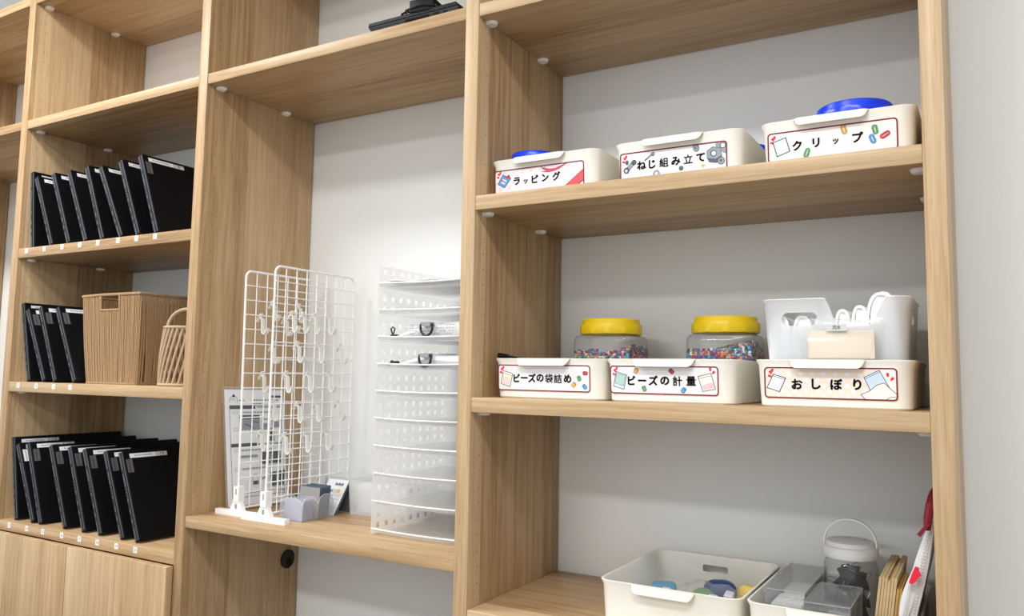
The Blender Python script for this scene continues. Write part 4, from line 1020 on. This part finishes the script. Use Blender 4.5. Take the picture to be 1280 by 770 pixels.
# clear cases
def case(lab, x, y, z, w, d, h, m='clear_grey'):
    t = thing('clear_case', lab, 'case', (x, y, z)); b = MB(); th = .0016
    b.box(0, w, 0, d, 0, th); b.box(0, w, 0, th, th, h - .01); b.box(0, w, d - th, d, th, h - .01); b.box(0, th, th, d - th, th, h - .01); b.box(w - th, w, th, d - th, th, h - .01)
    b.build('case_body', m, t)
    l_ = MB(); l_.box(-.0012, w + .0012, -.0012, d + .0012, h - th, h); l_.box(-.0012, w + .0012, -.0012, 0, h - .012, h - th); l_.box(-.0012, w + .0012, d, d + .0012, h - .012, h - th); l_.box(-.0012, 0, 0, d, h - .012, h - th); l_.box(w, w + .0012, 0, d, h - .012, h - th)
    l_.build('case_lid', m, t)
    e = MB(); e.tube(rrect(-.0012, w + .0012, -.0012, d + .0012, .003, h), .0011, 5, closed=True); e.build('lid_edge', 'clear_bag', t)
    return t
case('long clear plastic case with white frames beside the large cream box', .4625, .102, ZB, .066, .228, .098)
for r_ in range(2):
    for k in range(8):
        link('white_frame', MB().box(0, .050, 0, .003, 0, .070).box(.004, .046, -.0015, 0, .052, .060).mesh('white_frame', 'white_plastic'), None, 'thin white plastic frame standing in the long clear case', 'frame', 'white frames in the clear case', loc=(.4705, .128 + .104 * r_ + .0105 * k, ZB + .003), rot=(R(14), 0, 0))
case('short clear plastic case with pink pegs in the box of clear cases', .5360, .064, ZB, .070, .150, .094)
for k, (y, a, m) in enumerate(((.085, .2, 'pink_item'), (.115, -.3, 'pink_item'), (.150, .25, 'pink_item'), (.18, -.1, 'pink_item'))):
    t = thing('clothes_peg', 'pale pink clothes peg lying in the short clear case', 'peg', (.548, y, ZB + .0022), (0, 0, a), 'pegs in the short clear case')
    rbox('arm', m, (0, .048, 0, .011, 0, .034), t, .002); rbox('arm', 'card_grey', (.004, .044, .002, .009, .0345, .052), t, .002)
# jar with white lid and handle, binder clips inside
jr = thing('storage_jar', 'clear round jar with white handled lid full of binder clips', 'jar', (.566, .300, ZB)); jr.location = (.5785, .282, ZB)
b = MB(); b.lathe([(.044, 0), (.047, .004), (.047, .118), (.044, .128), (.040, .134), (.040, .142)], 36, cap1=False); b.build('jar_body', 'clear', jr, smooth=True)
b = MB(); b.lathe([(.0475, .134), (.049, .136), (.049, .152), (.0475, .154), (.043, .1545), (.042, .162), (.040, .1635), (.0, .1640)][:-1], 40); b.build('lid', 'white_plastic', jr, smooth=True)
hb = MB(); pts = []
for i in range(19):
    q = math.pi * i / 18; pts.append((-.0455 * math.cos(q), 0, .152 + .050 * math.sin(q) ** .8))
strip2 = []
for i, p_ in enumerate(pts):
    tg = (Vector(pts[min(i + 1, 18)]) - Vector(pts[max(i - 1, 0)])).normalized(); nn = Vector((-tg.z, 0, tg.x)) * .0014
    P_ = Vector(p_); strip2.append([tuple(P_ + nn + Vector((0, -.004, 0))), tuple(P_ + nn + Vector((0, .004, 0))), tuple(P_ - nn + Vector((0, .004, 0))), tuple(P_ - nn + Vector((0, -.004, 0)))])
hb.loft(strip2); hb.build('handle', 'white_plastic', jr, smooth=True)
cb_ = MB(); cb_.prism([(-.0125, 0), (.0125, 0), (.003, .019), (-.003, .019)], lambda a, b: (-.016, a, b), lambda a, b: (.016, a, b)); cbm = cb_.mesh('clip_body', 'black')
ha = MB()
for s_ in (-1, 1): ha.tube([(-.008, s_ * .004, .018), (-.006, s_ * .009, .034), (0, s_ * .011, .040), (.006, s_ * .009, .034), (.008, s_ * .004, .018)], .0009, 5)
ham = ha.mesh('clip_handles', 'steel'); rn = random.Random(12)
k = 0
for lay in range(6):
    for i in range(5):
        a = 2 * math.pi * i / 5 + lay * .7; rad = .018
        t = thing('binder_clip', 'black binder clip with wire handles in the white-lidded jar', 'binder clip', (.5785 + rad * math.cos(a), .282 + rad * math.sin(a), ZB + .014 + lay * .017), (rn.uniform(-1.4, 1.4), rn.uniform(-1.2, 1.2), rn.uniform(0, 6)), 'binder clips in the jar')
        t.scale = (.78, .78, .78); link('clip_body', cbm, t); link('clip_handles', ham, t); k += 1
# kraft envelopes
rn = random.Random(5)
def bundle(x0, n, y0, y1, h, m, lean, lab, grp, th=.0042):
    for i in range(n):
        hh = h + rn.uniform(-.003, .003); dy = rn.uniform(-.002, .002)
        e_ = MB().prism([(y0 + dy, 0), (y1 + dy, 0), (y1 + dy, hh), (y0 + dy + .003, hh - .001)], lambda a, b: (0, a, b), lambda a, b: (th * .86, a, b)).mesh('kraft_envelope', m)
        link('kraft_envelope', e_, None, lab, 'envelope', grp, loc=(x0 + i * th, 0, ZB + .0003), rot=(0, R(lean), 0))
bundle(.6290, 6, .100, .300, .142, 'kraft', 7, 'pale kraft envelope standing in the bundle beside the clip jar', 'pale kraft envelopes', .0046)
bundle(.6570, 4, .100, .230, .128, 'kraft_dark', 7, 'brown kraft envelope standing in the bundle beside the mesh pouch', 'brown kraft envelopes', .0042)
# mesh zip pouches standing between the envelopes and the end panel
def stand_pouch(lab, x, y, z, ln, hh, th, seed, zipm, lean, bend):
    t = thing('mesh_pouch', lab, 'pouch', (x, y, z), (0, R(lean), 0)); m_ = MB(); rings = []; nz = 12
    for i in range(nz + 1):
        q = i / nz; tt = th * (1 - .72 * q ** 1.3) * (.9 + .12 * math.sin(6 * q + seed)) + .013 * math.sin(math.pi * min(1, max(0, (hh * q - .075) / (hh - .07)))); xo = .0015 * math.sin(5 * q + seed) + max(0, hh * q - .085) * bend
        y0, y1 = .012 * q + .004 * math.sin(4 * q + seed), ln - .01 * q
        rings.append([(xo - tt / 2, y0 + .004, hh * q), (xo, y0, hh * q), (xo + tt / 2, y0 + .004, hh * q), (xo + tt / 2, (y0 + y1) / 2, hh * q), (xo + tt / 2, y1 - .004, hh * q), (xo, y1, hh * q), (xo - tt / 2, y1 - .004, hh * q), (xo - tt / 2, (y0 + y1) / 2, hh * q)])
    m_.loft(rings); m_.build('bag_body', 'mesh_white', t, smooth=True)
    s_ = MB()
    for i in range(44):
        q = .03 + .92 * i / 44
        for sx in (-.3, .25):
            xs = th * sx * (1 - .6 * q) + max(0, hh * q - .085) * bend; s_.box(xs - .0011, xs + .0011, .012 * q - .0008 + .004 * math.sin(4 * q + seed), .012 * q + .004 + .004 * math.sin(4 * q + seed), hh * q, hh * q + .0011)
    s_.build('stitching', 'paper_grey', t)
    return t
p1 = stand_pouch('white mesh pouch with a dark red zipper beside the end panel', .6895, .075, Z4 + .0038, .26, .240, .018, 1, 'wine', 1, .215)
zt = MB(); zt.tube([(.000, .002, .230), (.001, -.002, .247), (.004, .004, .267), (.006, .03, .279), (.006, .08, .281), (.006, .2, .277)], [.005, .0065, .0068, .0065, .006, .005], 8); zt.build('zipper', 'wine', p1, smooth=True, label='dark red zipper tape').location = (.027, 0, 0)
zp = MB(); zp.tube([(-.001, -.004, .241), (-.009, -.010, .230), (-.015, -.012, .222), (-.012, -.012, .220), (-.006, -.010, .230), (.001, -.004, .239)], .0016, 6); zp.build('zipper_pull', 'wine', p1, smooth=True).location = (.029, 0, 0)
p2 = stand_pouch('white mesh pouch with a bright red tag leaning on the kraft envelopes', .6770, .070, Z4 + .0038, .18, .160, .010, 2.5, 'tag_red', 4, .12)
rt_ = MB(); rt_.prism([(q[0] * .72, q[1] * .72) for q in [(-.012, .0), (-.005, -.002), (.003, .006), (.006, .014), (.012, .019), (.007, .026), (.006, .035), (-.001, .036), (-.006, .022)]], lambda a, b: (a + .006, -.004, b + .147), lambda a, b: (a + .006, .002, b + .147)); rt_.build('tag', 'tag_red', p2, label='bright red tag').location = (.008, 0, 0)
